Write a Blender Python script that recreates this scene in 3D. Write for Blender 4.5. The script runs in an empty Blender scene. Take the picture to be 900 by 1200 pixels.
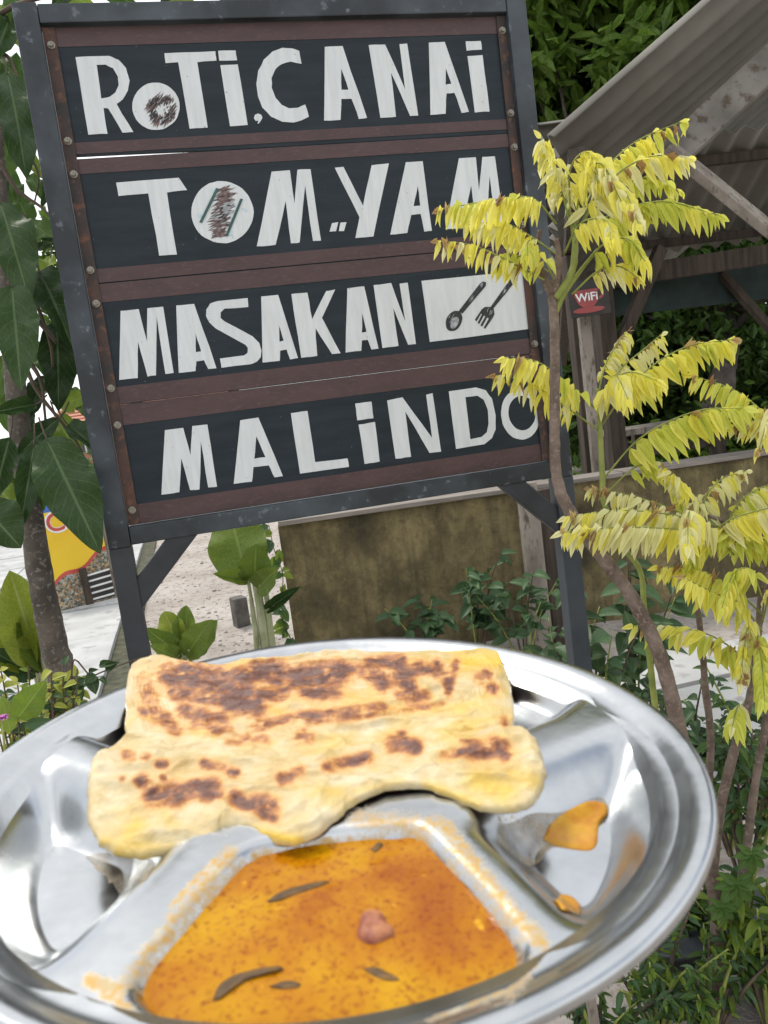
import bpy, bmesh, math, random
import numpy as np
from mathutils import Vector, Matrix, noise
random.seed(7); rng = np.random.default_rng(7)
sc = bpy.context.scene
COL = sc.collection
R = math.radians

# ------------------------------------------------------------------ camera, sky, sun, exposure
F = 950.0                                   # focal length in photo pixels (900 x 1200)
CAM = np.array([0.0, 0.0, 1.42])
UP_C = np.array([-0.12953, -0.98261, -0.13302]); UP_C /= np.linalg.norm(UP_C)
FW_C = np.array([0, 0, 1.0]) - UP_C[2] * UP_C; FW_C /= np.linalg.norm(FW_C)
M3 = np.array([np.cross(FW_C, UP_C), FW_C, UP_C])     # camera axes (right, down, forward) -> world
cam_d = bpy.data.cameras.new('camera'); cam = bpy.data.objects.new('camera', cam_d); COL.objects.link(cam)
cr, cu, cb = M3 @ np.array([1, 0, 0]), M3 @ np.array([0, -1, 0]), M3 @ np.array([0, 0, -1])
cam.matrix_world = Matrix(((cr[0], cu[0], cb[0], CAM[0]), (cr[1], cu[1], cb[1], CAM[1]), (cr[2], cu[2], cb[2], CAM[2]), (0, 0, 0, 1)))
cam_d.sensor_fit = 'VERTICAL'; cam_d.sensor_height = 36; cam_d.sensor_width = 27; cam_d.lens = F / 1200 * 36
cam_d.clip_start = 0.02; cam_d.clip_end = 500
cam_d.dof.use_dof = True; cam_d.dof.focus_distance = 1.5; cam_d.dof.aperture_fstop = 20
sc.camera = cam

SUN_EL, SUN_AZ = 62, 322                    # degrees; azimuth measured clockwise from +Y
w = bpy.data.worlds.new('World'); sc.world = w; w.use_nodes = True
nt = w.node_tree; nt.nodes.clear()
out = nt.nodes.new('ShaderNodeOutputWorld'); bg = nt.nodes.new('ShaderNodeBackground'); bg.inputs[1].default_value = 0.12
sky = nt.nodes.new('ShaderNodeTexSky'); sky.sky_type = 'NISHITA'; sky.sun_disc = False
sky.sun_elevation = R(SUN_EL); sky.sun_rotation = R(SUN_AZ); sky.air_density = 1.0; sky.dust_density = 2.0
tc = nt.nodes.new('ShaderNodeTexCoord'); nz = nt.nodes.new('ShaderNodeTexNoise'); nz.inputs['Scale'].default_value = 2.2; nz.inputs['Detail'].default_value = 6
nt.links.new(tc.outputs['Generated'], nz.inputs['Vector'])
rm = nt.nodes.new('ShaderNodeMapRange'); rm.inputs[1].default_value = 0.36; rm.inputs[2].default_value = 0.52; rm.inputs[3].default_value = 0.35; rm.inputs[4].default_value = 0.95
nt.links.new(nz.outputs['Fac'], rm.inputs[0])
mx = nt.nodes.new('ShaderNodeMixRGB'); mx.inputs[2].default_value = (7.75, 7.85, 8.0, 1)
nt.links.new(rm.outputs[0], mx.inputs[0]); nt.links.new(sky.outputs[0], mx.inputs[1])
nt.links.new(mx.outputs[0], bg.inputs[0]); nt.links.new(bg.outputs[0], out.inputs[0])

sd = bpy.data.lights.new('sun', 'SUN'); sd.energy = 1.5; sd.angle = R(14); sd.color = (1.0, 0.94, 0.84)
sun = bpy.data.objects.new('sun', sd); COL.objects.link(sun)
to_sun = Vector((math.sin(R(SUN_AZ)) * math.cos(R(SUN_EL)), math.cos(R(SUN_AZ)) * math.cos(R(SUN_EL)), math.sin(R(SUN_EL))))
sun.rotation_euler = to_sun.to_track_quat('Z', 'Y').to_euler()
sc.view_settings.view_transform = 'Standard'; sc.view_settings.look = 'None'
sc.view_settings.exposure = 0.65; sc.view_settings.gamma = 1
sc.cycles.use_denoising = True; sc.cycles.max_bounces = 5; sc.cycles.diffuse_bounces = 3; sc.cycles.glossy_bounces = 3; sc.cycles.use_adaptive_sampling = True; sc.cycles.adaptive_threshold = 0.02; sc.cycles.caustics_reflective = False; sc.cycles.caustics_refractive = False
sc.cycles.transparent_max_bounces = 8

# ------------------------------------------------------------------ pixel <-> place
def ray(px, py): return M3 @ np.array([(px - 450) / F, (py - 600) / F, 1.0])
def at(px, py, d): return CAM + ray(px, py) * d                       # point at depth d metres
def ground(px, py, z=0.0): r = ray(px, py); return CAM + r * ((z - CAM[2]) / r[2])
def project(P):
    q = (np.asarray(P) - CAM) @ M3                                     # world -> camera axes
    return np.stack([q[..., 0] / q[..., 2] * F + 450, q[..., 1] / q[..., 2] * F + 600], -1)
def unit(v): v = np.asarray(v, float); return v / max(np.linalg.norm(v), 1e-9)
UPW = np.array([0, 0, 1.0])

# ------------------------------------------------------------------ materials
def newmat(name):
    m = bpy.data.materials.new(name); m.use_nodes = True
    n = m.node_tree; b = n.nodes['Principled BSDF']; return m, n, b
def N(n, t, **k):
    o = n.nodes.new(t)
    for a, v in k.items():
        if a in o.inputs: o.inputs[a].default_value = v
        else: setattr(o, a, v)
    return o
def L(n, a, b): n.links.new(a, b)
def ramp(n, fac, stops):
    r = n.nodes.new('ShaderNodeValToRGB'); e = r.color_ramp.elements
    while len(e) < len(stops): e.new(0.5)
    for s, (p, c) in zip(e, stops): s.position = p; s.color = (c[0], c[1], c[2], 1) if not isinstance(c, (int, float)) else (c, c, c, 1)
    n.links.new(fac, r.inputs[0]); return r
def mix(n, fac, a, b, mode='MIX'):
    m = n.nodes.new('ShaderNodeMixRGB'); m.blend_type = mode
    for i, v in ((0, fac), (1, a), (2, b)):
        if hasattr(v, 'links'): n.links.new(v, m.inputs[i])
        else: m.inputs[i].default_value = v if i == 0 else (v[0], v[1], v[2], 1)
    return m.outputs[0]
def coords(n, scale=(1, 1, 1), kind='Object'):
    t = n.nodes.new('ShaderNodeTexCoord'); m = n.nodes.new('ShaderNodeMapping'); m.inputs['Scale'].default_value = scale
    n.links.new(t.outputs[kind], m.inputs[0]); return m.outputs[0]
def noisetex(n, vec, scale, detail=5, rough=0.55):
    o = N(n, 'ShaderNodeTexNoise', Scale=scale, Detail=detail, Roughness=rough)
    if vec is not None: n.links.new(vec, o.inputs['Vector'])
    return o.outputs['Fac']
def bump(n, b, h, strength=0.3, dist=0.01):
    o = N(n, 'ShaderNodeBump', Strength=strength, Distance=dist); n.links.new(h, o.inputs['Height']); n.links.new(o.outputs[0], b.inputs['Normal'])
def mottle(name, c1, c2, scale=8, rough=0.7, c3=None, scale3=40, stretch=(1, 1, 1), bs=0.3, bd=0.004, metal=0.0, lo=0.35, hi=0.65):
    m, n, b = newmat(name); v = coords(n, stretch)
    f = noisetex(n, v, scale); c = ramp(n, f, [(lo, c1), (hi, c2)]).outputs[0]
    if c3:
        g = ramp(n, noisetex(n, v, scale3, 3), [(0.55, 0), (0.68, 1)]).outputs[0]; c = mix(n, g, c, c3)
    L(n, c, b.inputs['Base Color']); b.inputs['Roughness'].default_value = rough; b.inputs['Metallic'].default_value = metal
    bump(n, b, noisetex(n, v, scale * 4, 6), bs, bd); return m
def leafmat(name, c1, c2, vein, trans=0.3, tip=None, veins=9, rough=0.45, spot=None, var=0.25, spec=0.3):
    """leaf colour over UV (u across -1..1 stored 0..1, v along), midrib and side veins, random tone per object"""
    m, n, b = newmat(name)
    uv = n.nodes.new('ShaderNodeUVMap'); sep = n.nodes.new('ShaderNodeSeparateXYZ'); L(n, uv.outputs[0], sep.inputs[0])
    def math_(op, a, bb=None):
        o = n.nodes.new('ShaderNodeMath'); o.operation = op
        for i, v in enumerate((a, bb)):
            if v is None: continue
            if hasattr(v, 'links'): L(n, v, o.inputs[i])
            else: o.inputs[i].default_value = v
        return o.outputs[0]
    au = math_('ABSOLUTE', math_('SUBTRACT', sep.outputs[0], 0.5))
    rib = ramp(n, au, [(0.012, 1), (0.035, 0)]).outputs[0]
    ph = math_('SUBTRACT', math_('MULTIPLY', sep.outputs[1], veins), math_('MULTIPLY', au, 4.5))
    sv = ramp(n, math_('ABSOLUTE', math_('SUBTRACT', math_('FRACT', ph), 0.5)), [(0.0, 1), (0.07, 0)]).outputs[0]
    info = n.nodes.new('ShaderNodeObjectInfo'); v = coords(n, (1, 1, 1))
    f = math_('ADD', math_('MULTIPLY', noisetex(n, v, 30 if trans < .9 else 8), 0.75), math_('MULTIPLY', info.outputs['Random'], var))
    c = ramp(n, f, [(0.3, c1), (0.72, c2)]).outputs[0]
    c = mix(n, math_('MULTIPLY', sv, 0.45), c, vein); c = mix(n, math_('MULTIPLY', rib, 0.85), c, vein)
    if tip:
        tf = math_('ADD', sep.outputs[1], math_('MULTIPLY', math_('SUBTRACT', noisetex(n, v, 60), 0.5), 0.9))
        tf = math_('ADD', tf, math_('MULTIPLY', info.outputs['Random'], 0.22))
        c = mix(n, ramp(n, tf, [(1.02, 0), (1.2, 1)]).outputs[0], c, tip)
    if spot:
        c = mix(n, ramp(n, noisetex(n, v, 90, 2), [(0.68, 0), (0.74, 1)]).outputs[0], c, spot)
    L(n, c, b.inputs['Base Color']); b.inputs['Roughness'].default_value = rough; b.inputs['Specular IOR Level'].default_value = spec
    bump(n, b, math_('ADD', sv, rib), 0.25, 0.002)
    t = n.nodes.new('ShaderNodeBsdfTranslucent'); L(n, c, t.inputs[0])
    ms = n.nodes.new('ShaderNodeMixShader'); ms.inputs[0].default_value = trans
    L(n, b.outputs[0], ms.inputs[1]); L(n, t.outputs[0], ms.inputs[2]); L(n, ms.outputs[0], n.nodes['Material Output'].inputs[0])
    return m
MAT = {}
MAT['sand'] = None
def build_mats():
    # ground: pale sandy soil with darker damp and gravelly patches
    m, n, b = newmat('sandy_soil'); v = coords(n)
    c = ramp(n, noisetex(n, v, 0.9, 8, 0.65), [(0.3, (0.31, 0.27, 0.235)), (0.5, (0.45, 0.405, 0.365)), (0.7, (0.55, 0.51, 0.47))]).outputs[0]
    c = mix(n, ramp(n, noisetex(n, v, 16, 6, 0.7), [(0.5, 0), (0.72, 1)]).outputs[0], c, (0.20, 0.165, 0.13))
    L(n, c, b.inputs['Base Color']); b.inputs['Roughness'].default_value = 0.95
    bump(n, b, noisetex(n, v, 11, 8, 0.7), 0.9, 0.05); MAT['sand'] = m
    MAT['concrete'] = mottle('pale_concrete', (0.36, 0.365, 0.36), (0.49, 0.495, 0.49), 2.5, 0.85, (0.30, 0.30, 0.29), 9, bs=0.25)
    MAT['concrete_grey'] = mottle('grey_concrete', (0.24, 0.25, 0.25), (0.33, 0.34, 0.34), 3, 0.85, (0.18, 0.18, 0.18), 12, bs=0.25)
    MAT['soil'] = mottle('dark_mossy_soil', (0.035, 0.035, 0.020), (0.10, 0.095, 0.06), 14, 0.95, (0.05, 0.08, 0.025), 30, bs=0.6)
    MAT['pebble'] = mottle('pebbles', (0.25, 0.22, 0.19), (0.45, 0.42, 0.38), 3, 0.9)
    # sign
    m, n, b = newmat('sprayed_steel'); v = coords(n)
    c = ramp(n, noisetex(n, v, 5, 4), [(0.42, (0.010, 0.014, 0.018)), (0.74, (0.060, 0.078, 0.092))]).outputs[0]
    c = mix(n, ramp(n, noisetex(n, v, 40, 5), [(0.62, 0), (0.8, 1)]).outputs[0], c, (0.17, 0.20, 0.22))
    L(n, c, b.inputs['Base Color']); b.inputs['Roughness'].default_value = 0.48; bump(n, b, noisetex(n, v, 90), 0.12, 0.002); MAT['frame'] = m
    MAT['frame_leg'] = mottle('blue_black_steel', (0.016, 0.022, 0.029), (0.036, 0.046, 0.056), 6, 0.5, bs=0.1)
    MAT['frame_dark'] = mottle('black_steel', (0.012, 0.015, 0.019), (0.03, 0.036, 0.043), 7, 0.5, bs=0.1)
    m, n, b = newmat('black_board_paint'); v = coords(n, (1, 1, 6))
    c = ramp(n, noisetex(n, v, 6, 5), [(0.35, (0.008, 0.015, 0.021)), (0.7, (0.016, 0.025, 0.033))]).outputs[0]
    c = mix(n, ramp(n, noisetex(n, coords(n), 130, 2), [(0.73, 0), (0.78, 1)]).outputs[0], c, (0.09, 0.10, 0.11))
    L(n, c, b.inputs['Base Color']); b.inputs['Roughness'].default_value = 0.55; b.inputs['Specular IOR Level'].default_value = 0.3; bump(n, b, noisetex(n, v, 30), 0.25, 0.002); MAT['board'] = m
    MAT['brown'] = mottle('brown_band_paint', (0.056, 0.030, 0.029), (0.074, 0.040, 0.039), 9, 0.6, (0.085, 0.05, 0.048), 60, stretch=(1, 1, 3), bs=0.25, bd=0.002)
    MAT['rust'] = mottle('rusty_angle_iron', (0.028, 0.026, 0.025), (0.085, 0.042, 0.030), 11, 0.75, (0.13, 0.06, 0.035), 45, bs=0.4)
    m, n, b = newmat('white_letter_paint'); v = coords(n, (1, 1, 1)); vs = coords(n, (8, 8, 1))
    c = ramp(n, noisetex(n, vs, 9, 5), [(0.25, (0.55, 0.58, 0.58)), (0.65, (0.64, 0.675, 0.68))]).outputs[0]
    c = mix(n, ramp(n, noisetex(n, v, 55, 4), [(0.66, 0), (0.85, 0.5)]).outputs[0], c, (0.42, 0.46, 0.46))
    c = mix(n, ramp(n, noisetex(n, v, 150, 3), [(0.715, 0), (0.75, 0.9)]).outputs[0], c, (0.06, 0.07, 0.075))
    L(n, c, b.inputs['Base Color']); b.inputs['Roughness'].default_value = 0.6; bump(n, b, noisetex(n, vs, 40), 0.2, 0.001); MAT['white'] = m
    MAT['bolt'] = mottle('dull_zinc', (0.16, 0.15, 0.12), (0.33, 0.31, 0.26), 200, 0.5, metal=0.5, bs=0.1)
    MAT['smear'] = mottle('brown_brush_smear', (0.06, 0.035, 0.035), (0.22, 0.16, 0.15), 120, 0.7, stretch=(1, 1, 1))
    MAT['ink'] = mottle('black_paint_strokes', (0.010, 0.012, 0.014), (0.03, 0.033, 0.036), 60, 0.6)
    MAT['inkgrey'] = mottle('grey_paint_strokes', (0.20, 0.22, 0.23), (0.42, 0.45, 0.46), 120, 0.6)
    MAT['teal'] = mottle('teal_paint_strokes', (0.02, 0.07, 0.07), (0.04, 0.11, 0.10), 90, 0.6)
    MAT['paleblue'] = mottle('pale_blue_strokes', (0.45, 0.62, 0.66), (0.55, 0.68, 0.72), 90, 0.6)
    # mossy wall
    m, n, b = newmat('mossy_render'); v = coords(n, (1, 1, 0.7)); v2 = coords(n)
    c = ramp(n, noisetex(n, v, 3.2, 9, 0.68), [(0.34, (0.045, 0.038, 0.020)), (0.48, (0.125, 0.100, 0.045)), (0.62, (0.25, 0.20, 0.095))]).outputs[0]
    c = mix(n, ramp(n, noisetex(n, v2, 26, 6, 0.7), [(0.5, 0), (0.78, 0.7)]).outputs[0], c, (0.035, 0.032, 0.018))
    c = mix(n, ramp(n, noisetex(n, coords(n, (7, 7, 0.5)), 2.2, 5, 0.6), [(0.5, 0), (0.7, 0.6)]).outputs[0], c, (0.05, 0.043, 0.025))
    c = mix(n, ramp(n, noisetex(n, v2, 7, 7, 0.7), [(0.56, 0), (0.7, 0.65)]).outputs[0], c, (0.26, 0.21, 0.10))
    L(n, c, b.inputs['Base Color']); b.inputs['Roughness'].default_value = 0.95; bump(n, b, noisetex(n, v2, 40, 8, 0.7), 0.6, 0.02); MAT['moss'] = m
    MAT['coping'] = mottle('weathered_plank', (0.15, 0.13, 0.11), (0.27, 0.24, 0.21), 6, 0.85, stretch=(0.4, 4, 4))
    MAT['wood'] = mottle('old_brown_wood', (0.028, 0.021, 0.015), (0.072, 0.052, 0.037), 6, 0.85, stretch=(5, 5, 0.5), bs=0.5)
    MAT['wood_pale'] = mottle('sun_bleached_wood', (0.16, 0.135, 0.11), (0.30, 0.265, 0.225), 5, 0.85, (0.09, 0.07, 0.05), 22, stretch=(2, 2, 0.6), bs=0.5)
    MAT['gable'] = mottle('dark_grey_boards', (0.045, 0.040, 0.034), (0.075, 0.068, 0.058), 4, 0.9)
    MAT['rafter'] = mottle('grey_rafter', (0.13, 0.12, 0.105), (0.24, 0.225, 0.20), 4, 0.85, (0.10, 0.075, 0.055), 14, bs=0.5)
    MAT['asbestos'] = mottle('fibre_cement_sheet', (0.135, 0.13, 0.112), (0.20, 0.192, 0.165), 2, 0.9, bs=0.3)
    MAT['net'] = mottle('dark_green_netting', (0.008, 0.020, 0.018), (0.018, 0.038, 0.032), 8, 0.8)
    MAT['bark_y'] = mottle('brown_bark', (0.10, 0.070, 0.052), (0.20, 0.15, 0.118), 22, 0.9, (0.23, 0.18, 0.145), 110, bs=0.8, bd=0.006)
    MAT['bark_g'] = mottle('speckled_grey_bark', (0.060, 0.050, 0.040), (0.135, 0.115, 0.092), 13, 0.9, (0.20, 0.18, 0.155), 90, bs=0.7, bd=0.006)
    MAT['bark_d'] = mottle('dark_bark', (0.05, 0.042, 0.035), (0.12, 0.10, 0.085), 5, 0.95, bs=0.8, bd=0.02)
    MAT['stem_g'] = mottle('green_stem', (0.16, 0.20, 0.035), (0.28, 0.31, 0.07), 20, 0.6)
    MAT['stem_p'] = mottle('pale_leaf_stalk', (0.22, 0.25, 0.11), (0.38, 0.40, 0.24), 14, 0.6)
    MAT['twig'] = mottle('brown_twig', (0.06, 0.045, 0.03), (0.12, 0.085, 0.055), 20, 0.8)
    # leaves
    MAT['ly'] = leafmat('yellow_leaflet', (0.86, 0.79, 0.09), (0.92, 0.88, 0.30), (0.64, 0.63, 0.08), 0.48, tip=(0.50, 0.34, 0.11), veins=7, spec=.12)
    MAT['lyp'] = leafmat('pale_yellow_leaflet', (0.82, 0.79, 0.36), (0.89, 0.87, 0.55), (0.66, 0.64, 0.20), 0.48, tip=(0.45, 0.26, 0.11), veins=7, spec=.12)
    MAT['lyg'] = leafmat('yellow_green_leaflet', (0.60, 0.64, 0.08), (0.80, 0.80, 0.22), (0.42, 0.50, 0.04), 0.48, tip=(0.50, 0.45, 0.10), veins=7, spec=.12)
    MAT['lyb'] = leafmat('withered_leaflet', (0.34, 0.17, 0.07), (0.66, 0.54, 0.24), (0.40, 0.22, 0.09), 0.25, tip=(0.20, 0.08, 0.04), veins=7)
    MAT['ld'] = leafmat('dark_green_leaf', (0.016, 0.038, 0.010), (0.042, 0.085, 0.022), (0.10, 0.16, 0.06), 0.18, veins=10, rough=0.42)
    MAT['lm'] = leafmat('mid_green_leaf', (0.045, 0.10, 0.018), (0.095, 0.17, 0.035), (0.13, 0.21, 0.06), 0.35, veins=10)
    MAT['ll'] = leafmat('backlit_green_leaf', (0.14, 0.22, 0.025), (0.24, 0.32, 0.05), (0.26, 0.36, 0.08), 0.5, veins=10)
    MAT['lb'] = leafmat('broad_green_leaf', (0.085, 0.14, 0.016), (0.16, 0.23, 0.035), (0.21, 0.28, 0.075), 0.3, veins=14, spot=(0.45, 0.45, 0.30))
    MAT['lb2'] = leafmat('broad_yellowing_leaf', (0.17, 0.23, 0.022), (0.30, 0.34, 0.055), (0.34, 0.38, 0.10), 0.35, veins=14, spot=(0.5, 0.5, 0.3))
    MAT['lw'] = leafmat('weed_leaf', (0.040, 0.085, 0.036), (0.085, 0.155, 0.06), (0.10, 0.17, 0.08), 0.25, veins=6)
    MAT['lv'] = leafmat('variegated_leaf', (0.30, 0.34, 0.045), (0.55, 0.53, 0.13), (0.14, 0.24, 0.03), 0.3, veins=6)
    MAT['lc'] = leafmat('crown_leaf', (0.060, 0.120, 0.014), (0.19, 0.30, 0.042), (0.07, 0.14, 0.03), 0.35, veins=4, var=0.1)
    MAT['lcd'] = leafmat('dense_crown_leaf', (0.042, 0.090, 0.016), (0.11, 0.20, 0.036), (0.05, 0.10, 0.03), 0.3, veins=4, var=0.1)
    MAT['flower'] = mottle('magenta_petal', (0.36, 0.07, 0.30), (0.55, 0.18, 0.48), 60, 0.6)
    # plate
    m, n, b = newmat('stainless_steel'); v = coords(n)
    st = N(n, 'ShaderNodeAttribute', attribute_name='stain').outputs['Fac']
    fine = noisetex(n, v, 420, 4, 0.7); big = noisetex(n, v, 60, 5, 0.6)
    ad = N(n, 'ShaderNodeMath', operation='ADD'); L(n, st, ad.inputs[0])
    sb = N(n, 'ShaderNodeMath', operation='MULTIPLY_ADD'); L(n, fine, sb.inputs[0]); sb.inputs[1].default_value = 1.3; sb.inputs[2].default_value = -0.85
    L(n, sb.outputs[0], ad.inputs[1])
    sf = ramp(n, ad.outputs[0], [(0.22, 0), (0.66, 0.95)]).outputs[0]
    zero = ramp(n, st, [(0.02, 0), (0.12, 1)]).outputs[0]
    sfm = N(n, 'ShaderNodeMath', operation='MULTIPLY'); L(n, sf, sfm.inputs[0]); L(n, zero, sfm.inputs[1])
    steel = ramp(n, big, [(0.3, (0.42, 0.44, 0.45)), (0.7, (0.50, 0.515, 0.525))]).outputs[0]
    curry_c = ramp(n, noisetex(n, v, 150, 3), [(0.35, (0.42, 0.31, 0.14)), (0.52, (0.46, 0.26, 0.03)), (0.66, (0.48, 0.42, 0.28))]).outputs[0]
    L(n, mix(n, sfm.outputs[0], steel, curry_c), b.inputs['Base Color'])
    inv = N(n, 'ShaderNodeMath', operation='SUBTRACT'); inv.inputs[0].default_value = 1.0; L(n, sfm.outputs[0], inv.inputs[1]); L(n, inv.outputs[0], b.inputs['Metallic'])
    rr = ramp(n, noisetex(n, v, 35, 8, 0.75), [(0.3, 0.14), (0.75, 0.30)]).outputs[0]
    L(n, mix(n, sfm.outputs[0], rr, (0.45, 0.45, 0.45)), b.inputs['Roughness'])
    bump(n, b, noisetex(n, v, 40, 3), 0.10, 0.002); MAT['steel'] = m
    # flatbread
    m, n, b = newmat('griddled_flatbread'); v = coords(n)
    br = N(n, 'ShaderNodeAttribute', attribute_name='brown').outputs['Fac']; ye = N(n, 'ShaderNodeAttribute', attribute_name='egg').outputs['Fac']
    base = ramp(n, noisetex(n, v, 55, 7, 0.65), [(0.30, (0.50, 0.35, 0.13)), (0.46, (0.57, 0.45, 0.23)), (0.66, (0.62, 0.54, 0.36))]).outputs[0]
    base = mix(n, ramp(n, noisetex(n, coords(n, (0.6, 1, 1)), 34, 5, 0.6), [(0.50, 0), (0.66, 0.75)]).outputs[0], base, (0.60, 0.41, 0.075))
    base = mix(n, ye, base, (0.66, 0.43, 0.02))
    base = mix(n, ramp(n, noisetex(n, v, 210, 5, 0.7), [(0.60, 0), (0.72, 0.5)]).outputs[0], base, (0.56, 0.33, 0.11))
    ha = N(n, 'ShaderNodeAttribute', attribute_name='halo').outputs['Fac']
    hm = N(n, 'ShaderNodeMath', operation='MULTIPLY'); L(n, ha, hm.inputs[0]); L(n, ramp(n, noisetex(n, v, 80, 6, 0.7), [(0.35, 0.1), (0.65, 1)]).outputs[0], hm.inputs[1])
    base = mix(n, hm.outputs[0], base, (0.54, 0.28, 0.06))
    nb = N(n, 'ShaderNodeMath', operation='MULTIPLY_ADD'); L(n, noisetex(n, v, 125, 7, 0.72), nb.inputs[0]); nb.inputs[1].default_value = 4.2; nb.inputs[2].default_value = -1.05
    ma = N(n, 'ShaderNodeMath', operation='MULTIPLY'); L(n, nb.outputs[0], ma.inputs[0]); L(n, br, ma.inputs[1])
    fac = ramp(n, ma.outputs[0], [(0.05, 0), (0.38, 1)]).outputs[0]
    bc = ramp(n, ma.outputs[0], [(0.12, (0.70, 0.44, 0.15)), (0.34, (0.56, 0.27, 0.075)), (0.58, (0.31, 0.115, 0.038)), (0.95, (0.115, 0.042, 0.026))]).outputs[0]
    L(n, mix(n, fac, base, bc), b.inputs['Base Color']); b.inputs['Roughness'].default_value = 0.36; b.inputs['Specular IOR Level'].default_value = 0.45
    b.inputs['Subsurface Weight'].default_value = 0.15; b.inputs['Subsurface Radius'].default_value = (0.006, 0.004, 0.002); b.inputs['Subsurface Scale'].default_value = 0.5
    bump(n, b, noisetex(n, v, 120, 7, 0.65), 0.6, 0.003); MAT['roti'] = m
    # curry
    m, n, b = newmat('curry_gravy'); v = coords(n)
    wv_ = N(n, 'ShaderNodeTexNoise', Scale=15.0, Detail=6.0, Roughness=0.6, Distortion=0.8); L(n, v, wv_.inputs['Vector'])
    c = ramp(n, wv_.outputs['Fac'], [(0.32, (0.25, 0.055, 0.002)), (0.46, (0.39, 0.145, 0.002)), (0.62, (0.49, 0.25, 0.003))]).outputs[0]
    c = mix(n, ramp(n, noisetex(n, v, 480, 4, 0.65), [(0.52, 0), (0.66, 0.8)]).outputs[0], c, (0.20, 0.035, 0.003))
    c = mix(n, ramp(n, noisetex(n, v, 130, 2), [(0.70, 0), (0.78, 0.9)]).outputs[0], c, (0.68, 0.36, 0.02))
    L(n, c, b.inputs['Base Color']); b.inputs['Roughness'].default_value = 0.18; b.inputs['Specular IOR Level'].default_value = 0.16
    bump(n, b, noisetex(n, v, 170, 4), 0.25, 0.0015); MAT['curry'] = m
    m, n, b = newmat('thin_curry'); v = coords(n)
    c = ramp(n, noisetex(n, v, 120, 4), [(0.35, (0.50, 0.19, 0.004)), (0.65, (0.62, 0.33, 0.012))]).outputs[0]
    L(n, c, b.inputs['Base Color']); b.inputs['Roughness'].default_value = 0.12; b.inputs['Specular IOR Level'].default_value = 0.4; bump(n, b, noisetex(n, v, 150, 3), 0.3, 0.002); MAT['curry2'] = m
    MAT['film'] = mottle('creamy_gravy_film', (0.38, 0.30, 0.18), (0.52, 0.43, 0.28), 90, 0.25)
    m = MAT['film']; n = m.node_tree; tr_ = n.nodes.new('ShaderNodeBsdfTransparent'); ms = n.nodes.new('ShaderNodeMixShader'); L(n, ramp(n, noisetex(n, coords(n), 70, 4), [(0.35, 0.15), (0.65, 0.75)]).outputs[0], ms.inputs[0])
    L(n, tr_.outputs[0], ms.inputs[1]); L(n, n.nodes['Principled BSDF'].outputs[0], ms.inputs[2]); L(n, ms.outputs[0], n.nodes['Material Output'].inputs[0])
    MAT['chilli'] = mottle('cooked_green_chilli', (0.045, 0.022, 0.003), (0.17, 0.080, 0.008), 160, 0.6, bs=0.2)
    MAT['onion'] = mottle('purple_onion', (0.20, 0.045, 0.03), (0.42, 0.17, 0.07), 160, 0.55, bs=0.2)
    # banner, house and bits
    m, n, b = newmat('printed_yellow_vinyl'); v = coords(n)
    L(n, ramp(n, noisetex(n, v, 2.0, 3), [(0.3, (0.72, 0.44, 0.012)), (0.7, (0.78, 0.56, 0.03))]).outputs[0], b.inputs['Base Color']); b.inputs['Roughness'].default_value = 0.5; MAT['vinyl'] = m
    m, n, b = newmat('printed_food_photo'); v = coords(n)
    vo = N(n, 'ShaderNodeTexVoronoi', Scale=60.0); L(n, v, vo.inputs['Vector'])
    sp = n.nodes.new('ShaderNodeSeparateColor'); L(n, vo.outputs['Color'], sp.inputs[0])
    c = ramp(n, sp.outputs[0], [(0.1, (0.05, 0.07, 0.06)), (0.35, (0.30, 0.17, 0.07)), (0.6, (0.50, 0.36, 0.20)), (0.8, (0.16, 0.26, 0.26)), (0.95, (0.45, 0.42, 0.36))]).outputs[0]
    c = mix(n, ramp(n, noisetex(n, v, 30, 5), [(0.4, 0), (0.7, 0.8)]).outputs[0], c, (0.08, 0.07, 0.05))
    L(n, c, b.inputs['Base Color']); b.inputs['Roughness'].default_value = 0.6; MAT['food'] = m
    MAT['red'] = mottle('red_print', (0.42, 0.05, 0.035), (0.52, 0.08, 0.06), 8, 0.55)
    MAT['blue'] = mottle('blue_print', (0.04, 0.12, 0.42), (0.06, 0.16, 0.5), 8, 0.55)
    MAT['plain_white'] = mottle('white_print', (0.70, 0.70, 0.68), (0.80, 0.80, 0.78), 8, 0.6)
    MAT['housewall'] = mottle('white_house_wall', (0.55, 0.55, 0.52), (0.70, 0.70, 0.68), 1.5, 0.8)
    MAT['tile'] = mottle('orange_roof_tiles', (0.36, 0.14, 0.085), (0.47, 0.21, 0.13), 4, 0.8)
    MAT['glass_dark'] = mottle('dark_window_glass', (0.03, 0.04, 0.05), (0.06, 0.07, 0.08), 2, 0.15)
    MAT['dark_block'] = mottle('weathered_block', (0.07, 0.065, 0.058), (0.14, 0.13, 0.115), 14, 0.9)
    MAT['pot'] = mottle('dark_plastic_pot', (0.03, 0.037, 0.042), (0.07, 0.08, 0.085), 12, 0.6)
    MAT['cupred'] = mottle('red_cup_sign', (0.24, 0.035, 0.032), (0.32, 0.055, 0.05), 9, 0.5)
    MAT['signdark'] = mottle('dark_sign_backing', (0.02, 0.018, 0.017), (0.045, 0.038, 0.034), 9, 0.7)
build_mats()

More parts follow.
